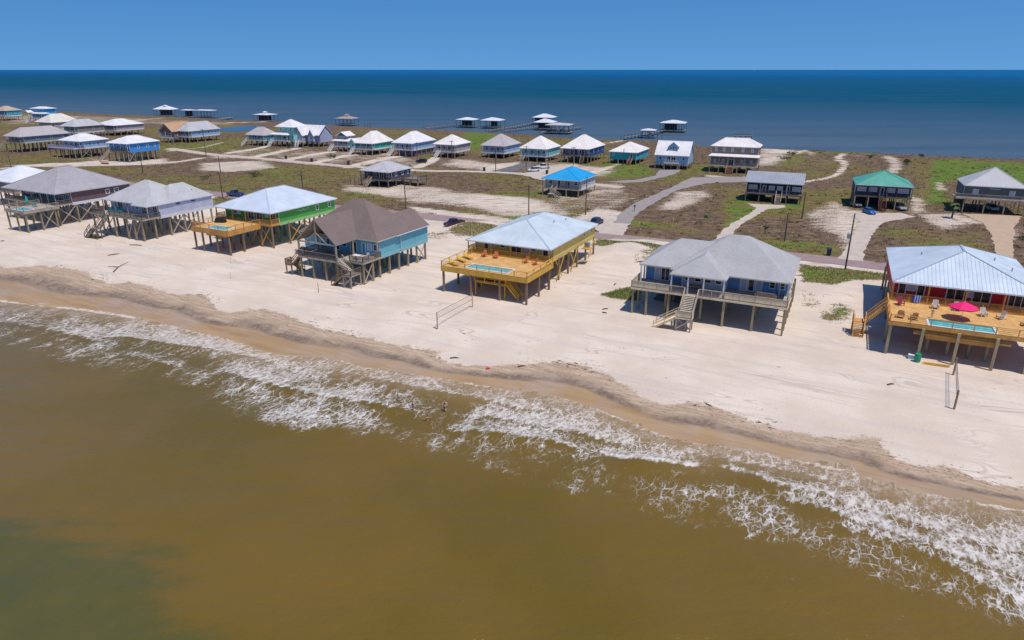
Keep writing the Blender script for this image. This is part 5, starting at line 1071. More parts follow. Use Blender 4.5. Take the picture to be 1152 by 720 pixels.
# ------------------------------------------------------------------ PIERS AND BOATHOUSES IN THE SOUND
PXM = lambda y: (y - 78) * CT / H
DOCK = M('dock_timber', (.24, .20, .175), .9, .18, .8, kind='timber'); WPOST = M('wet_piling', (.10, .085, .075), .9, .2, .8, kind='timber')
def boathouse(label, xl, xr, ye, yb, ypk, roof, cupola=False, store=None, depth=.85, boat=None, blue=False, flatroof=False):
    C = P((xl + xr) / 2, yb, -.1); W = (xr - xl) / PXM(yb); D = W * depth; C = C + Vector((0, D * .45, 0)); C.z = 0; a = R(-20)
    o = thing('boathouse', label, 'boathouse', C, a, 'boathouses standing in the sound')
    ze = max(2.6, min(5.2, rise_to(C - Vector((0, D * .5, .1)), ye))); zp = ze + max(.5, rise_to((C.x, C.y, ze), ypk))
    mb = MB(); r = D / 2 * .9
    if flatroof: hip(mb, -W / 2, W / 2, -D / 2, D / 2, ze, ze + .55, (-W * .3, 0), (W * .3, 0), .25)
    else: hip(mb, -W / 2, W / 2, -D / 2, D / 2, ze, zp if not cupola else ze + (zp - ze) * .62, (-max(.3, (W - D) / 2), 0), (max(.3, (W - D) / 2), 0), .2)
    rf = mb.build('roof', [roof, WHT], o)
    if cupola:
        z0 = ze + (zp - ze) * .45; mb = MB(); mb.box(-.9, .9, -.9, .9, z0, z0 + .8); cu = mb.build('cupola', WHT, o); mb = MB(); hip(mb, -1.6, 1.6, -1.5, 1.5, z0 + .8, z0 + 1.6, (-.1, 0), (.1, 0), .1); mb.build('cupola_roof', [roof, WHT], cu)
    mb = MB(); mb.box(-W / 2 + .2, W / 2 - .2, -D / 2 + .2, -D / 2 + 1.7, -.3, 0); mb.box(-W / 2 + .2, -W / 2 + 1.7, -D / 2 + 1.7, D / 2 - .2, -.3, 0); mb.box(W / 2 - 1.7, W / 2 - .2, -D / 2 + 1.7, D / 2 - .2, -.3, 0); mb.box(-W / 2 + 1.7, W / 2 - 1.7, D / 2 - 1.6, D / 2 - .2, -.3, 0); mb.build('platform', DOCK, o)
    n = max(2, int(W / 3))
    def pm():
        mb = MB(); mb.tube((0, 0, -5), (0, 0, ze - .1), .14, n=6); return mb.mesh('piling', WPOST if not blue else flat('blue_post', (.05, .14, .3)))
    me = pm()
    for k in range(n + 1):
        for y in (-D / 2 + .4, D / 2 - .4): link('piling', me, o, (-W / 2 + .4 + (W - .8) * k / n, y, 0))
    mb = MB(); mb.box(-W / 2 + .35, W / 2 - .35, -D / 2 + .33, -D / 2 + .47, ze - .55, ze - .25); mb.build('roof_beam', DOCK, o)
    if store: mb = MB(); mb.box(-W * store, W * .12, -D * .1, D * .38, .01, ze - .5); mb.build('storage_wall', sidem('dock_store', (.05, .06, .075)), o)
    if boat:
        b2 = thing('motor_boat', boat, 'boat', loc2world(o, (W * .12, -D * .05, .9)), a + R(90)); mb = MB()
        L = 3.2; hullp = [(-L, -1), (-L, 1), (L * .35, 1.05), (L, 0), (L * .35, -1.05)]
        i = len(mb.v); mb.v += [(x * .9, y * .55, -.75) for x, y in hullp] + [(x, y, .15) for x, y in hullp]
        for k in range(5): mb.f.append([i + k, i + (k + 1) % 5, i + 5 + (k + 1) % 5, i + 5 + k]); mb.uv.append(None); mb.mi.append(0)
        mb.f.append([i + k for k in range(5)][::-1]); mb.f.append([i + 5 + k for k in range(5)]); mb.uv += [None, None]; mb.mi += [0, 0]
        mb.build('hull', WHT, b2); mb = MB(); mb.box(-.5, .7, -.5, .5, .152, .8); mb.build('console', flat('boat_grey', (.2, .22, .25)), b2); mb = MB(); mb.box(-L - .5, -L - .003, -.25, .25, -.5, .7); mb.build('outboard_motor', BLACK, b2)
    return o
rw = roofm('boathouse_white', (.68, .68, .70), 'seam', .5)
boathouse('white boathouse with cupola, leftmost over the water', 172.5, 196.5, 123.2, 130, 117, rw, True, store=.3, depth=.6)
boathouse('small flat white roofed boathouse beside the long white boathouse', 204, 217, 124.2, 131, 122.5, rw, flatroof=True, store=.3)
boathouse('long low white roofed boathouse left of the moored boat dock', 217.8, 241.5, 124.4, 131.3, 122.8, rw, flatroof=True, depth=.5)
boathouse('dark boathouse with white roof and small cupola beyond the lagoon', 286, 307, 129.3, 136, 126, rw, True, store=.4)
boathouse('boathouse with brown roof and cupola behind the grey cottages', 378.6, 399.2, 133.6, 140, 128.3, roofm('boathouse_brown', (.40, .29, .25), 'shingle', .8), True)
boathouse('white hip roofed boathouse at the end of the nearer long pier', 514.5, 536.4, 135, 142, 131.8, rw, store=.25)
boathouse('white hip roofed boathouse standing free right of the pier end boathouse', 542.3, 566, 135.8, 143, 132, rw, store=.05)
boathouse('blue sided boathouse farthest out, with white roof', 601, 625.2, 132.4, 138.8, 127.8, rw, store=.45, blue=True)
boathouse('white roofed boathouse just in front of the farthest blue one', 602.3, 625.6, 138, 145, 133.4, rw, store=.3)
boathouse('low wide boathouse with pale roof and boats, nearest of the cluster', 616, 644, 141, 149, 138, roofm('boathouse_pale', (.52, .49, .47), 'seam', .6), boat='white motor boat lifted under the low wide boathouse')
boathouse('small blue framed boat lift with pale canopy on the right pier', 722, 739, 147, 153.6, 144.4, rw, blue=True, boat='white motor boat hanging in the blue framed lift')
boathouse('large white roofed boathouse at the end of the right pier', 745.5, 773.6, 138.8, 147.2, 134.8, rw, store=.35)
boathouse('dark topped boathouse half hidden behind the tan two storey house', 828, 847.5, 152.5, 160, 151.3, roofm('boathouse_dark', (.05, .055, .07), 'seam', .6), flatroof=True)
def pier(label, px, width=1.6, railpost=True, z=.15):
    pts = [P(x, y, ZN) for x, y in px]; o = thing('pier', label, 'pier', (pts[0].x, pts[0].y, 0), 0, 'timber piers in the sound'); base = Vector((pts[0].x, pts[0].y, 0)); mb = MB(); L = 0
    pp = MB(); pp.tube((0, 0, -5), (0, 0, z + (1.1 if railpost else .1)), .13, n=6); me = pp.mesh('piling', WPOST); cnt = 0
    for p, q in zip(pts[:-1], pts[1:]):
        a, b2 = p - base, q - base; a.z = b2.z = z; mb.beam(a, b2, width, .22); d = (b2 - a); L = d.length; n = max(1, int(L / 4.5)); d.normalize(); s = Vector((-d.y, d.x, 0)) * (width / 2 + .1)
        for k in range(n + 1):
            c = a.lerp(b2, k / n)
            for e in (-1, 1):
                if cnt < 96: link('piling', me, o, (c.x + s.x * e, c.y + s.y * e, 0)); cnt += 1
    mb.build('boardwalk', DOCK, o); return o
pier('long timber pier running out to the nearer white hip roofed boathouse', [(478, 146.5), (513, 142.2)])
pier('long timber pier leading to the farthest blue sided boathouse', [(548, 149.3), (575, 145.4), (602, 140)])
pier('timber pier leading to the middle boathouse of the cluster', [(566, 149.5), (585, 147.3), (604, 144.8)])
pier('low timber pier to the wide pale boathouse, reaching right beyond it', [(608, 151.5), (630, 148.5), (654, 145.2)], railpost=False)
pier('timber pier on the right with the blue boat lift alongside', [(700, 157.8), (735, 151.8), (762, 146)])
pier('low dark landing stage left of the lagoon', [(247, 136), (262, 133.8)], 3.0, False)
for k, (x, y) in enumerate([(410.5, 144), (413.6, 143.6), (416.8, 143.8)]): c = P(x, y, ZN); mb = MB(); mb.tube((0, 0, -3), (0, 0, 3.2), .13, n=7); tag(mb.build('mooring_post', WPOST, None, c), 'bare mooring post in shallow water right of the brown roofed boathouse', 'post', 'mooring posts by the brown roofed boathouse')
for k, (x, y) in enumerate([(739.6, 157.5), (744.5, 157)]): c = P(x, y, ZN); mb = MB(); mb.tube((0, 0, -3), (0, 0, 3.4), .14, n=7); tag(mb.build('mooring_post', WPOST, None, c), 'bare mooring post behind the light blue dormer house', 'post', 'mooring posts behind the dormer house')
shipm = flat('ship_grey', (.35, .38, .42)); c = P(849, 79.2, ZN); c = Vector((c.x, c.y, ZN)) if c.y > 0 else Vector((7000, 20000, ZN))
ship = thing('ship', 'tiny pale ship far away on the horizon', 'ship', c * 1.0, R(8)); mb = MB(); mb.prism([(-45, -7), (38, -7), (52, 0), (38, 7), (-45, 7)], -2, 9); mb.build('hull', shipm, ship); mb = MB(); mb.box(-40, -24, -6, 6, 9.01, 24); mb.build('bridge', WHT, ship)

# ------------------------------------------------------------------ UTILITY POLES, SIGNS, BINS
def pole(label, base, top, arm=None, box=False, h=None):
    c = P(*base); hh = h or max(6.5, min(12, rise_to(c, top[1]))); gz = 0
    lean = P(*base); o = thing('utility_pole', label, 'utility pole', (c.x, c.y, 0), R(-27), 'utility poles'); mb = MB(); mb.tube((0, 0, -.6), (0, 0, hh), .17, .11, 8); mb.build('pole', POLE, o)
    if arm is not None:
        for k in range(arm): mb = MB(); mb.box(-1.1, 1.1, -.28, -.16, hh - .5 - .8 * k, hh - .36 - .8 * k); a = mb.build('crossarm', POLE, o); [(lambda m: (m.lathe([(.05, 0), (.07, .1), (.03, .2)], (x, -.22, hh - .36 - .8 * k), 6), m.build('insulator', STEEL, a)))(MB()) for x in (-.95, 0.35, .95)]
    if box: mb = MB(); mb.lathe([(.25, 0), (.27, .1), (.27, .85), (.2, .95)], (-.42, -.1, hh * .56), 10); mb.build('transformer', STEEL, o)
    return o
pole('utility pole on the road edge right of the brown roofed teal house', (457, 243.5), (453, 199), 1)
pole('utility pole rising just behind the ridge of the yellow house', (594.7, 254), (594.7, 223.8), 1, h=10)
pole('slim utility pole in front of the azure roofed white house', (658.8, 241.5), (660, 199))
pole('utility pole with two crossarms behind the green house roof', (342, 225), (341.6, 191.5), 2, True)
pole('utility pole beside the road left of the green house roof', (250.7, 223.5), (250.7, 204.5), 1, h=8)
pole('tall utility pole on the back lane in front of the pale blue ramp house', (232.2, 176.5), (232, 145), 1)
pole('utility pole at far left on the grass above the plum house', (14, 194.5), (14, 173.5), 1)
pole('thin utility pole standing left of the dark scrub behind the lavender house', (160.8, 194), (160.6, 178), h=7)
pole('thin utility pole on the dry lot behind the green house', (248.3, 195.2), (248, 183), h=6.5)
pole('utility pole in front of the white roofed house with purple ground floor', (469.5, 179.5), (469.4, 160), 1)
pole('utility pole in front of the cream pyramid roofed house', (508.5, 178.5), (508.4, 158), 1)
pole('utility pole at the pale sand lot in front of the mauve pyramid roof', (557.6, 193.4), (557.5, 165), 1)
pole('utility pole beside the dark drive left of the parked white cars', (591.8, 190), (591, 164), 1)
pole('utility pole with transformer just right of the parked white cars', (616.4, 195), (616.8, 178), None, True, h=7.5)
pole('utility pole in front of the navy blue house', (645, 186), (645, 165), 1)
pole('short utility pole in front of the bright teal house', (701, 186), (701, 169), h=6.5)
pole('utility pole on brown scrub below the right end of the black house', (902, 246.6), (903, 223))
pole('slim bare pole on the olive verge across the road from the broad grey roof', (882.5, 271.5), (884, 240.5))
pole('tall utility pole with grey transformer on the near road edge right of the blue house', (950.8, 303.5), (959.6, 240), None, True)
def post(label, px, h, r=.07, mat=None, name='wooden_post', cat='post', group=None): c = P(*px); mb = MB(); mb.tube((0, 0, -.3), (0, 0, h), r, r * .9, 7); return tag(mb.build(name, mat or POLE, None, (c.x, c.y, 0)), label, cat, group)
post('short dark post left of the small slate blue house, nearer its wall', (399.5, 208.4), 2.9, .12); post('short dark post left of the small slate blue house, farther out', (394.4, 207.6), 2.9, .12)
o = thing('mailbox', 'dark mailbox on a post beside the grey drive', 'mailbox', P(713.6, 238)); mb = MB(); mb.box(-.06, .06, -.06, .06, -.3, 1.3); mb.build('post', POLE, o); mb = MB(); mb.box(-.2, .2, -.35, .35, 1.302, 1.75); mb.build('mailbox_body', flat('dark_grey_metal', (.05, .05, .06)), o)
def bin_(label, px, col, s=1.0):
    c = P(*px); o = thing('wheelie_bin', label, 'bin', (c.x, c.y, .06), R(random.uniform(-40, 10)), 'wheelie bins by the lanes'); m = flat('bin_' + '_'.join(str(int(v * 1000)) for v in col), col, .5); mb = MB()
    b0, t0 = .27 * s, .36 * s; mb.hexa([(-b0, -b0, .08), (b0, -b0, .08), (b0, b0, .08), (-b0, b0, .08), (-t0, -t0, 1.1 * s), (t0, -t0, 1.1 * s), (t0, t0, 1.1 * s), (-t0, t0, 1.1 * s)]); mb.build('bin_body', m, o)
    mb = MB(); mb.hexa([(-t0 - .03, -t0 - .05, 1.103 * s), (t0 + .03, -t0 - .05, 1.103 * s), (t0 + .03, t0 + .06, 1.103 * s), (-t0 - .03, t0 + .06, 1.103 * s), (-t0, -t0, 1.18 * s), (t0, -t0, 1.18 * s), (t0, t0, 1.24 * s), (-t0, t0, 1.24 * s)]); mb.build('lid', m, o)
    for e in (-1, 1): mb = MB(); mb.tube((e * .3 * s, .3 * s, .13), (e * .36 * s, .3 * s, .13), .13, n=10); mb.build('wheel', BLACK, o)
bk = (.02, .02, .025)
bin_('black wheelie bin on the back lane below the lilac two gabled cottage', (321.7, 179), bk, 1.15); bin_('black wheelie bin on the back lane, second from the left', (350.8, 182), bk, 1.15); bin_('black wheelie bin at the lane below the jade green house', (392, 185.6), bk, 1.15); bin_('black wheelie bin on the sand left of the pole by the dark drive', (544.7, 192.6), bk, 1.1); bin_('black wheelie bin at the foot of the transformer pole', (615, 196), bk, 1.15)
bin_('dark blue wheelie bin on the verge across the road from the grey roof', (932, 287.5), (.02, .03, .09), 1.25)

# ------------------------------------------------------------------ VEHICLES
def car(label, px, ang, paint, kind='suv', cat='car', group='cars parked around the houses', z=.06):
    c = P(*px); o = thing('pickup_truck' if kind == 'pickup' else 'parked_car', label, cat, (c.x, c.y, z), R(ang), group)
    m = flat('paint_' + '_'.join(str(int(v * 1000)) for v in paint), paint, .25); L = 2.85 if kind == 'pickup' else 2.35 if kind == 'suv' else 2.15; Wd = .95; top = 1.85 if kind == 'pickup' else 1.72 if kind == 'suv' else 1.45
    def loft(secs, mat, name, parent):
        mb = MB(); i0 = 0
        for x, w2, z0, z1 in secs: mb.v += [(x, -w2, z0), (x, w2, z0), (x, w2 * .94, z1), (x, -w2 * .94, z1)]
        n = len(secs)
        for k in range(n - 1):
            for j in range(4): mb.f.append([k * 4 + j, k * 4 + (j + 1) % 4, k * 4 + 4 + (j + 1) % 4, k * 4 + 4 + j]); mb.uv.append(None); mb.mi.append(0)
        mb.f.append([0, 3, 2, 1]); mb.f.append([n * 4 - 4, n * 4 - 3, n * 4 - 2, n * 4 - 1]); mb.uv += [None, None]; mb.mi += [0, 0]; return mb.build(name, mat, parent)
    if kind == 'pickup':
        body = loft([(-L, Wd * .94, .55, 1.05), (-L + .15, Wd, .42, 1.12), (-.35, Wd, .38, 1.12), (.1, Wd, .38, 1.1), (1.2, Wd, .38, 1.15), (L - .5, Wd * .97, .38, 1.1), (L - .08, Wd * .9, .45, .98), (L, Wd * .82, .5, .85)], m, 'body', o)
        loft([(-.5, Wd * .9, 1.1, 1.72), (-.3, Wd * .88, 1.1, 1.83), (.75, Wd * .86, 1.1, 1.83), (1.45, Wd * .88, 1.1, 1.18)], GLASS, 'cabin_glass', body); loft([(-.42, Wd * .80, 1.835, 1.88), (.75, Wd * .78, 1.835, 1.88)], m, 'cabin_roof', body)
        mb = MB(); mb.box(-L + .25, -.65, -Wd * .78, Wd * .78, 1.122, 1.135); mb.build('truck_bed', BLACK, o)
    else:
        body = loft([(-L, Wd * .88, .5, .95), (-L + .12, Wd * .97, .38, 1.05), (-.6, Wd, .34, 1.02), (.9, Wd, .34, 1.0), (L - .35, Wd * .97, .36, .92), (L - .05, Wd * .88, .42, .78), (L, Wd * .8, .46, .7)], m, 'body', o)
        r0 = -L + (.15 if kind == 'suv' else .55); loft([(r0, Wd * .88, 1.0, 1.12), (r0 + .35, Wd * .82, 1.0, top - .1), (r0 + .7, Wd * .8, 1.0, top - .03), (.25, Wd * .8, 1.0, top - .03), (1.15, Wd * .86, .98, 1.02)], GLASS, 'cabin_glass', body); loft([(r0 + .33, Wd * .74, top - .035, top), (.3, Wd * .73, top - .035, top + .01)], m, 'cabin_roof', body)
    for x in (-L * .62, L * .62):
        for e in (-1, 1):
            mb = MB(); mb.tube((x, e * (Wd - .2), .34), (x, e * (Wd + .02), .34), .35, n=14); wl = mb.build('wheel', BLACK, o); mb = MB(); mb.tube((x, e * (Wd + .021), .34), (x, e * (Wd + .035), .34), .2, n=10); mb.build('rim', STEEL, wl)
    for e in (-1, 1):
        mb = MB(); mb.box(L - .1, L + .012, e * Wd * .62 - .14, e * Wd * .62 + .14, .66, .8); mb.build('headlight', WHT, o); mb = MB(); mb.box(-L - .012, -L + .1, e * Wd * .7 - .1, e * Wd * .7 + .1, .72, .95); mb.build('taillight', flat('lamp_red', (.35, .01, .01), .3), o)
    return o
car('dark maroon pickup truck pulled off the road by the grassy mound', (511, 254.3), 226, (.05, .022, .04), 'pickup', 'pickup truck')
car('dark navy blue car at the foot of the long grey drive', (671.5, 252.2), 60, (.015, .035, .10), 'suv')
car('white car parked nearer the lane beside the dark drive', (600.5, 193), 200, (.66, .66, .68), 'suv'); car('white pickup truck parked just beyond the white car', (611.5, 189.6), 205, (.66, .66, .68), 'pickup', 'pickup truck')
car('black car parked below the cream pyramid roofed house', (474, 183.2), 160, (.012, .012, .016), 'suv'); car('blue pickup truck on the road just left of the green house', (265, 220.8), 155, (.02, .07, .25), 'pickup', 'pickup truck')
car('small bright blue car at the foot of the dark red stair', (977.4, 240.3), -88, (.02, .16, .50), 'hatch'); car('silver car parked on the sand between the green and teal houses', (344, 285.5), 150, (.45, .46, .48), 'suv', z=.02)
car('white car in the shade of the carport under the grey green house', (1115, 236.5), -100, (.62, .63, .65), 'suv'); car('grey car under the right half of the sea green roofed house', (1012, 236), -95, (.30, .32, .35), 'suv'); car('dark grey car under the left half of the sea green roofed house', (962.5, 232.5), -95, (.12, .13, .15), 'hatch')
o = thing('rowing_boat', 'small orange red boat lying on sand by the stair of the azure house', 'boat', P(118.5, 184.6), R(-20)); mb = MB(); hp = [(-1.9, -.6), (-1.9, .6), (.8, .7), (2.2, 0), (.8, -.7)]; mb.v += [(x * .85, y * .6, .02) for x, y in hp] + [(x, y, .6) for x, y in hp]
for k in range(5): mb.f.append([k, (k + 1) % 5, 5 + (k + 1) % 5, 5 + k]); mb.uv.append(None); mb.mi.append(0)
mb.f.append([4, 3, 2, 1, 0]); mb.uv.append(None); mb.mi.append(0); mb.build('hull', flat('orange_hull', (.45, .13, .06)), o); mb = MB(); [mb.box(x, x + .25, -.55, .55, .42, .47) for x in (-1.0, .3)]; mb.build('thwart', TIM, o)

# ------------------------------------------------------------------ DECK FURNITURE
def adirondack(label, pos, rz, mat, proto=[None], group='deck chairs'):
    o = thing('deck_chair', label, 'deck chair', pos, rz, group); mb = MB()
    for k in range(5): y = -.26 + .13 * k; mb.beam((-.05 + 0, y, .30), (-.05 + .55, y, .42), .115, .03)
    mb.build('seat', mat, o); mb = MB()
    for k in range(5): y = -.26 + .13 * k; mb.beam((0, y, .32), (-.38, y * 1.15, 1.12 + .08 * (1 - abs(k - 2) / 2)), .115, .03)
    mb.build('backrest', mat, o)
    for e in (-1, 1):
        mb = MB(); mb.beam((-.28, e * .38, .62), (.55, e * .40, .62), .15, .03); mb.build('armrest', mat, o); mb = MB(); mb.beam((.5, e * .36, 0), (.5, e * .36, .6), .05, .11); mb.build('leg', mat, o); mb = MB(); mb.beam((-.5, e * .33, .03), (.5, e * .33, .36), .04, .12); mb.build('leg', mat, o)
    return o
def onw(h, x, y, z): return h.w((x, y, z))
orange = flat('orange_slats', (.60, .17, .06), .6); cream = flat('cream_slats', (.55, .47, .43), .6)
for lab, x, y, rz in (('orange deck chair at the back of the yellow house pool deck, leftmost', -3.9, -1.1, -95), ('orange deck chair second from left facing the pool at the yellow house', -1.6, -1.1, -85), ('orange deck chair right of the pool, in front of the yellow house door', 4.6, -1.5, -120), ('orange deck chair nearest the right railing at the yellow house', 6.6, -1.9, -130)): adirondack(lab, onw(Y, x, y, 4.4), Y.yaw + R(rz), orange)
def lounger(label, pos, rz, mat):
    o = thing('sun_lounger', label, 'sun lounger', pos, rz, 'sun loungers on the decks'); mb = MB(); mb.box(-.35, 1.2, -.33, .33, .3, .37); mb.build('seat', mat, o); mb = MB(); mb.hexa([(-.36, -.33, .32), (-.36, .33, .32), (-.95, .33, .8), (-.95, -.33, .8), (-.33, -.33, .39), (-.33, .33, .39), (-.91, .33, .87), (-.91, -.33, .87)]); mb.build('backrest', mat, o)
    for x in (-.3, 1.1):
        for y in (-.28, .28): mb = MB(); mb.box(x - .03, x + .03, y - .03, y + .03, 0, .298); mb.build('leg', mat, o)
yl = flat('yellow_lounger', (.56, .33, .03), .6)
lounger('yellow sun lounger at the front left corner of the yellow house deck', onw(Y, -6.0, -8.4, 4.4), Y.yaw + R(-25), yl); lounger('yellow sun lounger by the left railing, in the middle of the yellow house deck', onw(Y, -6.0, -5.8, 4.4), Y.yaw + R(-25), yl); lounger('yellow sun lounger by the left railing, nearest the porch of the yellow house', onw(Y, -6.0, -3.6, 4.4), Y.yaw + R(-25), yl)
for lab, x, y, rz in (('cream deck chair left of the pink umbrella on the red house deck', -3.6, -1.2, -90), ('cream deck chair behind the pink umbrella on the red house deck', -1.0, -1.0, -85), ('cream deck chair right of the pink umbrella on the red house deck', 1.9, -2.2, -75), ('cream deck chair turned sideways near the right end of the red house pool', 4.0, -2.6, -150)): adirondack(lab, onw(RD, x, y, 4.6), RD.yaw + R(rz), cream)
brn_ch = M('brown_chair_wood', (.36, .17, .07), .7, .12, kind='timber')
adirondack('brown deck chair by the front railing left of the red house pool, nearer the corner', onw(RD, -8.2, -7.6, 4.6), RD.yaw + R(80), brn_ch); adirondack('brown deck chair by the front railing, nearer the red house pool', onw(RD, -6.6, -7.9, 4.6), RD.yaw + R(95), brn_ch)
adirondack('dark red folding chair at the left end of the red house porch', onw(RD, -8.0, -1.6, 4.6), RD.yaw + R(-60), flat('dark_red_canvas', (.28, .015, .06), .7)); lounger('brown sun lounger at the right end of the red house deck', onw(RD, 7.0, -4.0, 4.6), RD.yaw + R(200), brn_ch)
o = thing('patio_umbrella', 'bright pink patio umbrella open beside the red house pool', 'umbrella', onw(RD, -.9, -4.9, 4.6), RD.yaw); mb = MB(); n = 8; rr = 1.75; zt, zb = 2.5, 1.75
rim = [(rr * math.cos(2 * math.pi * (k + .5) / n), rr * math.sin(2 * math.pi * (k + .5) / n), zb) for k in range(n)]
for k in range(n): a, b2 = rim[k], rim[(k + 1) % n]; mb.face([a, b2, (0, 0, zt)]); mb.face([(b2[0], b2[1], zb - .16), b2, a, (a[0], a[1], zb - .16)][::-1])
mb.build('canopy', flat('pink_canvas', (.82, .008, .15), .75), o); mb = MB(); mb.tube((0, 0, .1), (0, 0, zt + .08), .03, n=8); mb.build('pole', WHT, o); mb = MB(); mb.lathe([(.3, 0), (.3, .06), (.08, .12)], (0, 0, 0), 12); mb.build('base', STEEL, o)
o = thing('beach_towel', 'blue and white towel hung over the porch railing of the red house', 'towel', onw(RD, -5.8, .15, 4.6), RD.yaw); mb = MB()
for k in range(6): x = -.45 + .15 * k; w0 = .03 * math.sin(k * 1.7); mb.face([(x, -.12 + w0, .15), (x + .15, -.12 - w0, .15), (x + .15, -.05, 1.12), (x, -.05, 1.12)], None, k % 2); mb.face([(x, -.05, 1.12), (x + .15, -.05, 1.12), (x + .15, .26, 1.1), (x, .26, 1.1)], None, k % 2)
mb.build('towel_cloth', [flat('towel_blue', (.01, .07, .50), .9), flat('towel_pale', (.45, .55, .75), .9)], o)
o = thing('covered_grill', 'black covered grill on the green house pool deck', 'grill', onw(GN, -3.9, -2.4, 4.95), GN.yaw + R(20)); mb = MB(); mb.hexa([(-1.2, -.6, .0), (1.2, -.6, 0), (1.2, .6, 0), (-1.2, .6, 0), (-.8, -.4, 1.05), (.9, -.4, 1.15), (.9, .4, 1.15), (-.8, .4, 1.05)]); mb.build('cover', BLACK, o); mb = MB(); mb.beam((1.22, -.4, .8), (1.22, .4, .8), .04); mb.build('handle', STEEL, o)
aq = flat('aqua_slats', (.03, .30, .33), .6)
for k, (x, y, rz) in enumerate(((-6.2, 1.4, -80), (-4.4, 1.6, -95), (-2.6, 1.4, -100))): adirondack('aqua deck chair on the lavender house porch, ' + ('leftmost of three', 'middle of three', 'rightmost of three')[k], onw(LV, x, y, 4.9), LV.yaw + R(rz), aq)
def table(label, pos, rz, L, Wd, mat, name='patio_table'):
    o = thing(name, label, 'table', pos, rz); mb = MB(); mb.box(-L / 2, L / 2, -Wd / 2, Wd / 2, .68, .74); mb.build('tabletop', mat, o)
    for x in (-L / 2 + .1, L / 2 - .1):
        for y in (-Wd / 2 + .1, Wd / 2 - .1): mb = MB(); mb.box(x - .04, x + .04, y - .04, y + .04, 0, .678); mb.build('leg', mat, o)
    return o
o = thing('outdoor_sofa', 'brown cushioned sofa at the right end of the blue house porch', 'sofa', onw(BG, 8.0, .6, 4.3), BG.yaw); cu = M('sofa_brown', (.24, .17, .125), .9, .1)
mb = MB(); mb.box(-1.3, 1.3, -.45, .45, .05, .45); mb.build('seat', cu, o); mb = MB(); mb.box(-1.3, 1.3, -.62, -.452, .05, 1.0); mb.build('backrest', cu, o)
for e in (-1, 1): mb = MB(); mb.box(e * 1.42 - .115, e * 1.42 + .115, -.6, .45, .05, .7); mb.build('armrest', cu, o)
table('brown table on the blue house porch behind the stair top', onw(BG, -2.4, .2, 4.3), BG.yaw, 2.2, 1.0, brn_ch); table('white table on the side deck of the brown roofed teal house', onw(BR, 6.6, -2.6, 4.0), BR.yaw, 1.5, .9, WHT); adirondack('cream deck chair beside the white table at the teal house', onw(BR, 8.3, -1.8, 4.0), BR.yaw + R(-100), cream); table('dark table under the gable of the teal house', onw(BR, .6, -3.2, 4.0), BR.yaw, 1.9, 1.0, TIMD)
o = thing('patio_umbrella', 'folded teal umbrella on the plum house pool deck', 'umbrella', onw(PL, 6.4, -3.6, 4.9), PL.yaw); mb = MB(); mb.lathe([(.10, .9), (.34, 1.2), (.30, 1.9), (.05, 2.7)], (0, 0, 0), 8); mb.build('canopy', flat('teal_canvas', (.02, .38, .33), .8), o); mb = MB(); mb.tube((0, 0, .05), (0, 0, 2.75), .03); mb.build('pole', STEEL, o); mb = MB(); mb.lathe([(.28, 0), (.28, .06), (.08, .1)], (0, 0, 0), 10); mb.build('base', STEEL, o)
adirondack('teal deck chair behind the pool of the plum house', onw(PL, 7.6, -2.6, 4.9), PL.yaw + R(-90), aq)
o = thing('lidded_barrel', 'lidded green barrel under the front edge of the red house deck', 'barrel', P(1031.5, 407), R(10)); mb = MB(); mb.lathe([(.32, 0), (.40, .35), (.40, .8), (.34, 1.05)], (0, 0, 0), 14); mb.build('barrel_body', flat('barrel_green', (.005, .28, .13), .45), o); mb = MB(); mb.lathe([(.37, 1.052), (.37, 1.12), (.1, 1.18)], (0, 0, 0), 14); mb.build('lid', flat('barrel_green', (.005, .28, .13), .45), o)
o = thing('cool_box', 'pale blue cool box beside the green barrel', 'cool box', P(1026, 403.5), R(-25)); mb = MB(); mb.box(-.5, .5, -.28, .28, 0, .5); mb.build('box_body', flat('pale_blue_plastic', (.35, .55, .68), .5), o); mb = MB(); mb.box(-.52, .52, -.3, .3, .502, .6); mb.build('lid', WHT, o)
o = thing('lumber_stack', 'short stack of yellow planks on the sand below the red house', 'planks', P(1052, 410.5), R(-22))
for k, (y, z) in enumerate(((-.22, 0), (0.0, 0), (.22, 0), (-.1, .13))): mb = MB(); mb.box(-1.5 + .1 * k, 1.5 + .06 * k, y - .1, y + .1, z + .01, z + .12); mb.build('plank', GOLD, o)

# ------------------------------------------------------------------ VOLLEYBALL NETS, DRIFTWOOD, STAKES
def net(label, a, b2, h):
    p, q = P(*a), P(*b2); p.z = q.z = -.1; o = thing('volleyball_net', label, 'volleyball net', p, 0, 'volleyball nets on the sand'); d = q - p
    for c in (Vector((0, 0, 0)), d): mb = MB(); mb.box(c.x - .08, c.x + .08, c.y - .08, c.y + .08, -.3, h); mb.build('post', TIM if 'yellow' in label else PILEB, o)
    mb = MB(); up = Vector((0, 0, 1))
    for zz in (h - .1, h - 1.0): mb.beam(up * zz, d + up * zz, .035)
    mb.build('net_rope', BLACK, o)
    mb = MB(); n = int(d.length / .35)
    for k in range(1, n): c = d * (k / n); mb.beam(c + up * (h - 1.0), c + up * (h - .1), .012)
    for zz in (h - .4, h - .7): mb.beam(up * zz, d + up * zz, .012)
    mb.build('netting', flat('net_grey', (.35, .33, .30)), o)
net('volleyball net on two timber posts in front of the yellow house', (492, 367.5), (531.5, 345.5), 2.4); net('volleyball net on two brown posts in front of the red house', (1072.3, 421.5), (1073.5, 459.5), 2.4)
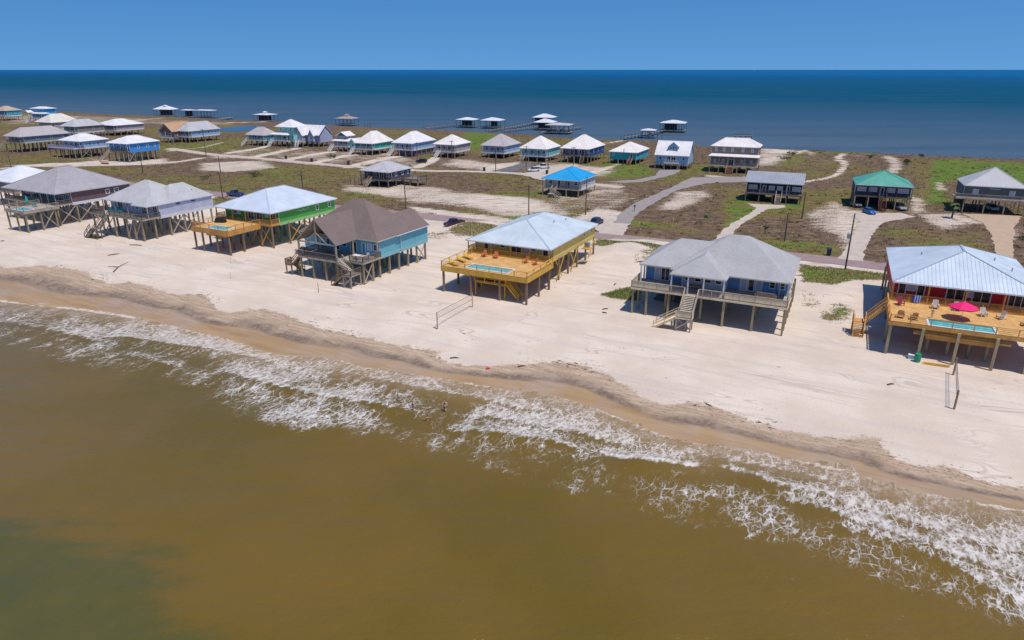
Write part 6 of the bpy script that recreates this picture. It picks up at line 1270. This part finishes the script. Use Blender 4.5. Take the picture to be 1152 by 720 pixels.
o = thing('driftwood', 'forked dark branch lying on the sand at left', 'driftwood', P(133, 301, -.1), R(20)); mb = MB(); DW = M('driftwood_grey', (.16, .12, .09), .9, .2, kind='timber'); mb.tube((-.3, -3.2, .05), (0, 0, .12), .12, .1); mb.build('trunk', DW, o)
for q in ((1.6, 1.9, .5), (-1.9, 1.1, .2)): mb = MB(); mb.tube((0, 0, .12), q, .09, .04); mb.build('branch', DW, o)
DB = M('dark_driftwood', (.09, .065, .05), .9, .2, kind='timber')
for lab, px, L, a in (('thin stick of driftwood near the lavender house pilings', (128, 287), 2.2, 40), ('flat board lying on the sand below the lavender house braces', (153, 276.5), 3.0, -10), ('short dark log above the debris line, lower centre', (511, 394), 1.2, 0), ('broken plank on the sand by the green dune grass', (692, 321), 1.0, 60), ('dark scrap of wood on the sand right of the yellow house', (681, 348.5), 1.0, 20), ('second dark scrap of wood, slightly below the first one right of the yellow house', (680, 352.5), .8, -30), ('dark rotten log lump on the dry sand near the centre', (587, 403.5), 1.0, 10), ('stub of wood standing out of the sand left of the brown bank', (3, 271.5), .7, 30), ('thin twig on bare sand below the red house', (1002, 433), 1.0, 15)):
    c = P(px[0], px[1], -.1); mb = MB(); mb.tube((-L / 2, 0, .06), (L * .1, .08, .12), .10, .09); mb.tube((L * .1, .08, .12), (L / 2, 0, .05), .09, .05); tag(mb.build('driftwood', DB, None, (c.x, c.y, float(ground_z(np.array([c.x]), np.array([c.y]))[0])), R(a)), lab, 'driftwood')
post('thin dark marker stake on the sand in front of the teal house', (358.4, 328.5), 1.6, .05, DB, 'marker_stake', 'stake'); ys = flat('stake_yellow', (.62, .55, .12)); post('thin yellow marker stake below the green house, nearer its pool box', (259.6, 296), 1.3, .05, ys, 'marker_stake', 'stake'); post('thin yellow marker stake below the green house, nearer the water', (259.6, 313.5), 1.3, .05, ys, 'marker_stake', 'stake')
c = P(548.7, 410.5, -.9); c.z = float(ground_z(np.array([c.x]), np.array([c.y]))[0]); o = thing('beach_bag', 'small bright pink bag lying on the damp sand edge', 'bag', c, .4); mb = MB(); mb.lathe([(.24, 0), (.30, .1), (.25, .22), (.12, .28)], (0, 0, 0), 12, 0, 1, .6); mb.build('bag_body', flat('bag_pink', (.75, .03, .16), .6), o); mb = MB(); mb.tube((-.14, 0, .26), (0, 0, .42), .02); mb.tube((0, 0, .42), (.14, 0, .26), .02); mb.build('strap', flat('bag_pink', (.75, .03, .16), .6), o)

# ------------------------------------------------------------------ PEOPLE
def skinmat(name, col): return flat(name, col, .6)
SKIN1, SKIN2 = skinmat('skin_fair', (.60, .36, .26)), skinmat('skin_tan', (.46, .24, .15))
def baked(name, verts, edges, radii, mat, parent, loc=(0, 0, 0), sub=2):
    me = bpy.data.meshes.new(name); me.from_pydata(verts, edges, []); o = bpy.data.objects.new(name, me); COL.objects.link(o)
    md = o.modifiers.new('skin', 'SKIN'); sv = me.skin_vertices[0].data
    for k, r in enumerate(radii): sv[k].radius = (r, r) if not hasattr(r, '__len__') else r
    sv[0].use_root = True; o.modifiers.new('sub', 'SUBSURF').levels = sub
    dg = bpy.context.evaluated_depsgraph_get(); nm = bpy.data.meshes.new_from_object(o.evaluated_get(dg)); bpy.data.objects.remove(o); nm.materials.clear(); nm.materials.append(mat)
    nm.polygons.foreach_set('use_smooth', [True] * len(nm.polygons)); return link(name, nm, parent, loc)
def person(label, pos, rz, s, skin, suit, hair, arms='down', stride=.12, top=False, swim=False, long_hair=False):
    o = thing('person', label, 'person', pos, rz, 'bathers')
    k = s / 1.7; V = []; E_ = []; Rd = []
    def v(p, r, par=None):
        V.append(tuple(c * k for c in p)); Rd.append(tuple(c * k for c in r) if hasattr(r, '__len__') else r * k)
        if par is not None: E_.append((par, len(V) - 1))
        return len(V) - 1
    pel = v((0, 0, .92), (.15, .105)); wa = v((0, 0, 1.08), (.125, .09), pel); ch = v((0, .01, 1.28), (.155, .105), wa); nb = v((0, 0, 1.42), (.075, .07), ch); nk = v((0, -.01, 1.48), .05, nb); hd = v((0, -.03, 1.56), (.085, .095), nk); ht = v((0, -.02, 1.66), (.075, .085), hd)
    v((0, -.115, 1.565), .018, hd)
    for e in (-1, 1):
        hp = v((e * .095, 0, .86), .085, pel); kn = v((e * .10, -stride * e - .02, .49), .055, hp); an = v((e * .10, stride * e * .8 + .02, .09), .036, kn); v((e * .105, stride * e * .8 - .12, .035), (.032, .028), an)
        sh = v((e * .185, 0, 1.39), .052, ch)
        if arms == 'down': el = v((e * .24, .03, 1.12), .04, sh); wr = v((e * .25, -.06, .88), .028, el); hn = v((e * .25, -.08, .82), (.03, .018), wr)
        elif arms == 'out': el = v((e * .40, -.02, 1.25), .04, sh); wr = v((e * .58, -.12, 1.30), .028, el); hn = v((e * .64, -.15, 1.31), (.03, .018), wr)
        else: el = v((e * .27, -.12, 1.18), .04, sh); wr = v((e * .12, -.28, 1.24), .028, el); hn = v((e * .08, -.32, 1.26), (.03, .018), wr)
        hx, hy, hz_ = (c / k for c in V[hn])
        for q in range(4): v((hx + (q - 1.5) * .014, hy - .045 - .006 * (q % 2), hz_ - (.05 if arms == 'down' else 0)), .0075, hn)
        v((hx - e * .03, hy - .03, hz_ - .01), .0085, hn)
    body = baked('body', V, E_, Rd, skin, o)
    hv = [(0, .0, 1.615), (0, .03, 1.66), (0, .055, 1.60)] + ([(0, .075, 1.5), (0, .075, 1.40)] if long_hair else [])
    baked('hair', [tuple(c * k for c in p) for p in hv], [(i, i + 1) for i in range(len(hv) - 1)], [r * k for r in ([.085, .088, .08] + ([.06, .04] if long_hair else []))], hair, body, sub=2)
    sv = [(0, 0, .93), (-.095, 0, .80), (.095, 0, .80)]; sr = [(.165, .12), (.10, .10), (.10, .10)]; se = [(0, 1), (0, 2)]
    baked('swimsuit', [tuple(c * k for c in p) for p in sv], se, [tuple(c * k for c in r) for r in sr], suit, body)
    if top: baked('swim_top', [tuple(c * k for c in p) for p in ((0, .005, 1.12), (0, .01, 1.31), (0, 0, 1.38))], [(0, 1), (1, 2)], [tuple(c * k for c in r) for r in ((.137, .1), (.168, .118), (.13, .09))], suit, body)
    for e in (-1, 1): mb = MB(); mb.lathe([(.004, -.006), (.011, 0), (.004, .006)], (e * .034 * k, -.108 * k, 1.585 * k), 6); mb.build('eye', BLACK, body)
    return o
DK = flat('hair_dark', (.02, .012, .008), .6)
def sea_at(px, dep): c = P(px[0], px[1], ZG); c.z = ZG - dep; return c
person('person in a dark swimsuit wading knee deep at the edge of the foam', sea_at((501, 462.5), .42), R(-20), 1.9, SKIN1, flat('suit_black', (.012, .012, .02), .7), DK, 'in', .16, top=True, long_hair=True)
person('child in a blue swimsuit wading in the foam', sea_at((465, 462), .25), R(150), 1.5, SKIN1, flat('suit_blue', (.02, .06, .36), .7), DK, 'down', .12, top=True)
person('small child in grey blue swimwear nearest the shore in the surf', sea_at((448, 450.5), .2), R(120), 1.35, SKIN1, flat('suit_greyblue', (.10, .14, .24), .7), DK, 'down', .10, top=True)
person('bather in orange swimwear waist deep in the olive water', sea_at((481, 473.5), .85), R(200), 1.6, SKIN2, flat('suit_orange', (.55, .12, .02), .7), DK, 'out', .05, top=True)
person('child in red standing between the pool and pink umbrella on the red house deck', onw(RD, -4.4, -5.9, 4.6), RD.yaw + R(20), 1.35, SKIN1, flat('suit_red', (.60, .03, .03), .7), DK, 'down', .04, top=True)

# ------------------------------------------------------------------ PLANTS
LEAFD = M('leaf_dark', (.035, .06, .014), .7, .25, 2.0); LEAFM = M('leaf_mid', (.07, .11, .02), .7, .25, 2.0); LEAFO = M('leaf_olive', (.11, .115, .03), .7, .25, 2.0); BARK = M('bark', (.15, .11, .075), .9, .2, kind='timber')
def shrub(label, px, r, h, mat, n=260, name='shrub', group=None):
    c = P(*px); o = thing(name, label, 'shrub', (c.x, c.y, float(ground_z(np.array([c.x]), np.array([c.y]))[0])), random.uniform(0, 6), group); mb = MB()
    cl = [(random.gauss(0, .4) * r, random.gauss(0, .4) * r, random.uniform(.35, .85) * h, random.uniform(.3, .5)) for _ in range(9)]
    for _ in range(n):
        q = random.choice(cl); d = Vector((random.gauss(0, 1), random.gauss(0, 1), random.gauss(0, .8))).normalized() * q[3] * random.uniform(.6, 1.1); p = Vector((q[0] + d.x * r, q[1] + d.y * r, max(.1, q[2] + d.z * h * .6)))
        a = Vector((random.gauss(0, 1), random.gauss(0, 1), random.gauss(0, 1))).normalized() * .17; b2 = a.cross(Vector((random.gauss(0, 1), random.gauss(0, 1), random.gauss(0, 1)))).normalized() * .1
        mb.face([p - a, p + b2, p + a, p - b2])
    f = mb.build('foliage', mat, o); mb = MB()
    for q in cl[:5]: mb.tube((q[0] * .2, q[1] * .2, -.2), (q[0] * .8, q[1] * .8, q[2]), .05, .02, 5)
    mb.build('stem', BARK, o); return o
shrub('round dark bush on the meadow near the north shore, right of the sea green roof', (1021, 185), 1.9, 2.2, LEAFD, 500)
shrub('small dark bush on the north shore line above the dark round bush', (1036, 176.6), 1.3, 1.3, LEAFD); shrub('dark bush on the shore left of the sea green roofed house', (979, 177.5), 1.6, 1.4, LEAFD)
shrub('green bush on a yard beside the back lane, left of the pair', (371.5, 178.5), 1.5, 2.2, LEAFM); shrub('green bush on a yard beside the back lane, right of the pair', (376.5, 178), 1.2, 1.5, LEAFM)
shrub('green bush on the dry lot behind the green house', (288, 199), 2.1, 1.7, LEAFD, 360); shrub('low green bush left on the dry lot', (233, 201), 2.2, 1.2, LEAFO, 300); shrub('dark green thicket beside the tan two storey house, upper', (893, 174.5), 2.6, 1.9, LEAFD, 480); shrub('dark green thicket beside the tan two storey house, lower', (884, 180), 2.6, 1.6, LEAFM, 480)
shrub('green bush standing before the lilac cottage stair', (326, 168), 1.4, 3.0, LEAFD); shrub('bush at the corner of the red house back, on the verge', (1150, 270), 1.3, 1.2, LEAFO); shrub('small bush alone on the olive lot before the tan house', (795.5, 245), .9, .8, flat('teal_bush', (.01, .22, .09)), 120); shrub('small dark bush on the lot below the black house', (861, 258), .8, .7, LEAFD, 120)
c = P(1070.5, 245.5); o = thing('palm_tree', 'short palm tree with drooping crown by the grey green house', 'palm tree', (c.x, c.y, 0), 0); mb = MB(); mb.tube((0, 0, -.3), (.1, .05, 1.6), .24, .2, 9); mb.tube((.1, .05, 1.6), (.15, 0, 3.4), .2, .18, 9); mb.build('trunk', BARK, o); mb = MB()
for k in range(26):
    a = 2 * math.pi * k / 26 * 2.4; el = random.uniform(-.3, 1.1); L = random.uniform(1.1, 1.6); d = Vector((math.cos(a), math.sin(a), 0)); s = Vector((-d.y, d.x, 0)); p = Vector((.15, 0, 3.4)); pr = p
    for j in range(1, 6): t = j / 5; q = p + d * L * t * math.cos(el * .6) + Vector((0, 0, L * (math.sin(el) * t - .55 * t * t))); w0, w1 = .32 * math.sin(max(.15, (t - .2)) * math.pi * .9) + .03, .32 * math.sin(t * math.pi * .9) + .02; mb.face([pr - s * w0 - Vector((0, 0, .07)), pr, q, q - s * w1 - Vector((0, 0, .07))]); mb.face([pr, pr + s * w0 - Vector((0, 0, .07)), q + s * w1 - Vector((0, 0, .07)), q]); pr = q
mb.build('crown', LEAFM, o)

def tufts(name, pts, hmin, hmax, mats, nb=4, spread=.25, wide=.05):
    vs = []; fs = []; mi = []; i = 0
    for (x, y, z, m) in pts:
        for _ in range(nb):
            a = random.uniform(0, 6.283); h = random.uniform(hmin, hmax); ox, oy = random.uniform(-spread, spread), random.uniform(-spread, spread); lx, ly = math.cos(a) * h * .45, math.sin(a) * h * .45; wx, wy = -math.sin(a) * wide, math.cos(a) * wide
            vs += [(x + ox - wx, y + oy - wy, z - .05), (x + ox + wx, y + oy + wy, z - .05), (x + ox + lx * .5 + wx * .7, y + oy + ly * .5 + wy * .7, z + h * .7), (x + ox + lx, y + oy + ly, z + h)]
            fs += [(i, i + 1, i + 2), (i, i + 2, i + 3)]; mi += [m, m]; i += 4
    me = bpy.data.meshes.new(name); me.from_pydata(vs, [], fs)
    for m in mats: me.materials.append(m)
    me.polygons.foreach_set('material_index', mi); me.update(); o = link(name, me); o['kind'] = 'stuff'; return o
def scatter(poly, n, keep=None):
    xs = [p[0] for p in poly]; ys = [p[1] for p in poly]; X = np.random.uniform(min(xs), max(xs), n); Yy = np.random.uniform(min(ys), max(ys), n); m = inpoly(X, Yy, poly); X, Yy = X[m], Yy[m]; return X, Yy
GR1 = M('dune_grass_green', (.26, .29, .075), .7, .2); GR2 = M('dune_grass_straw', (.50, .40, .20), .8, .2); GR3 = M('scrub_brown', (.18, .12, .075), .9, .2); GR4 = M('scrub_olive', (.165, .14, .05), .85, .2)
pts = []
for poly, n, gm_ in (([(676, 331), (700, 325), (718, 322), (720, 338), (690, 336)], 1500, .85), ([(505, 259), (525, 253), (560, 256), (580, 261), (540, 267), (512, 266)], 1900, .3), ([(672, 270), (720, 276), (760, 282), (770, 291), (735, 292), (715, 285), (700, 278), (682, 282)], 1300, .8), ([(900, 298), (1003, 310), (1003, 318), (960, 317), (935, 322), (905, 317)], 1500, .6), ([(922, 352), (945, 341), (958, 348), (957, 360), (930, 362)], 150, .5), ([(735, 285), (752, 283), (755, 300), (715, 303), (712, 297)], 260, .45), ([(100, 265), (110, 263), (112, 268), (102, 268)], 260, .9), ([(462, 262), (500, 262), (505, 268), (480, 270)], 120, .4), ([(903, 328), (920, 333), (922, 347), (905, 347)], 45, .4), ([(672, 268), (690, 272), (688, 284), (672, 278)], 300, .3), ([(1003, 302), (1020, 304), (1010, 317), (1003, 316)], 160, .5)):
    X, Yy = scatter(G(poly), n * 2); n = int(n * .6); X, Yy = X[:n], Yy[:n]; Z = ground_z(X, Yy) if len(X) else []
    for x, y, z in zip(X, Yy, Z): pts.append((x, y, z, 0 if random.random() < gm_ else 1))
tufts('dune_grass', pts, .08, .34, [GR1, GR2], 4, .35, .05)
X = np.random.uniform(-330, 230, 90000); Yy = np.random.uniform(125, 420, 90000); A = ground_attr(X, Yy); px = np.array([proj((x, y, 0)) for x, y in zip(X, Yy)])
ok = (px[:, 0] > -20) & (px[:, 0] < 1175) & (A[:, 0] > .5) & (A[:, 2] > .97) & (np.random.rand(len(X)) < np.clip(190 / Yy, .25, 1) * (.35 + .9 * fbm(X * .06, Yy * .06, 77, 3)))
pts = []
drv = [o for o in bpy.data.objects if o.name.startswith(('driveway', 'back_lane', 'lagoon'))]
polys = [[(v.co.x, v.co.y) for v in o.data.vertices] for o in drv if o.name.startswith(('driveway', 'lagoon'))]
for pl_ in polys: ok &= ~inpoly(X, Yy, pl_)
q, _ = polydist(X, Yy, smoothline(G([(190, 167), (240, 174), (300, 179), (352, 184), (404, 188), (470, 192), (532, 193), (590, 196), (640, 204), (700, 211)]), 4)); ok &= np.abs(q) > 2.6
for o in bpy.data.objects:
    if o.name.startswith(('beach_house', 'stilt_house')): ok &= (X - o.location.x) ** 2 + (Yy - o.location.y) ** 2 > 1.0
for x, y, z, g in zip(X[ok], Yy[ok], ground_z(X[ok], Yy[ok]), A[ok][:, 1]):
    r = random.random(); pts.append((x, y, z, 2 if r > .35 + g * .8 else (1 if r < .14 else (0 if g > .75 else 3))))
lv = []; lf = []; lm = []
cand = [p for p in pts if random.random() < .10]
random.shuffle(cand)
for (x, y, z, m) in cand[:1500]:
    r = random.uniform(.35, 1.0); h = r * random.uniform(.45, .8); mi = random.choice((2, 3, 3, 0))
    for _ in range(16):
        a = random.uniform(0, 6.283); q = r * math.sqrt(random.random()); zz = z + h * (1 - (q / r) ** 2) * random.uniform(.5, 1) + .03; px_, py_ = x + q * math.cos(a) * 1.2, y + q * math.sin(a); s = random.uniform(.12, .24); b1 = Vector((random.gauss(0, 1), random.gauss(0, 1), random.gauss(0, .6))).normalized() * s; b2_ = b1.cross(Vector((random.gauss(0, 1), random.gauss(0, 1), random.gauss(0, 1)))).normalized() * s * .7; p = Vector((px_, py_, zz)); i = len(lv); lv += [p - b1, p + b2_, p + b1, p - b2_]; lf.append((i, i + 1, i + 2, i + 3)); lm.append(mi)
me = bpy.data.meshes.new('low_scrub'); me.from_pydata([tuple(v) for v in lv], [], lf); [me.materials.append(m) for m in (GR1, GR2, GR3, GR4)]; me.polygons.foreach_set('material_index', lm); me.update(); link('low_scrub', me)['kind'] = 'stuff'
tufts('coastal_scrub', pts, .12, .42, [GR1, GR2, GR3, GR4], 4, .5, .07)
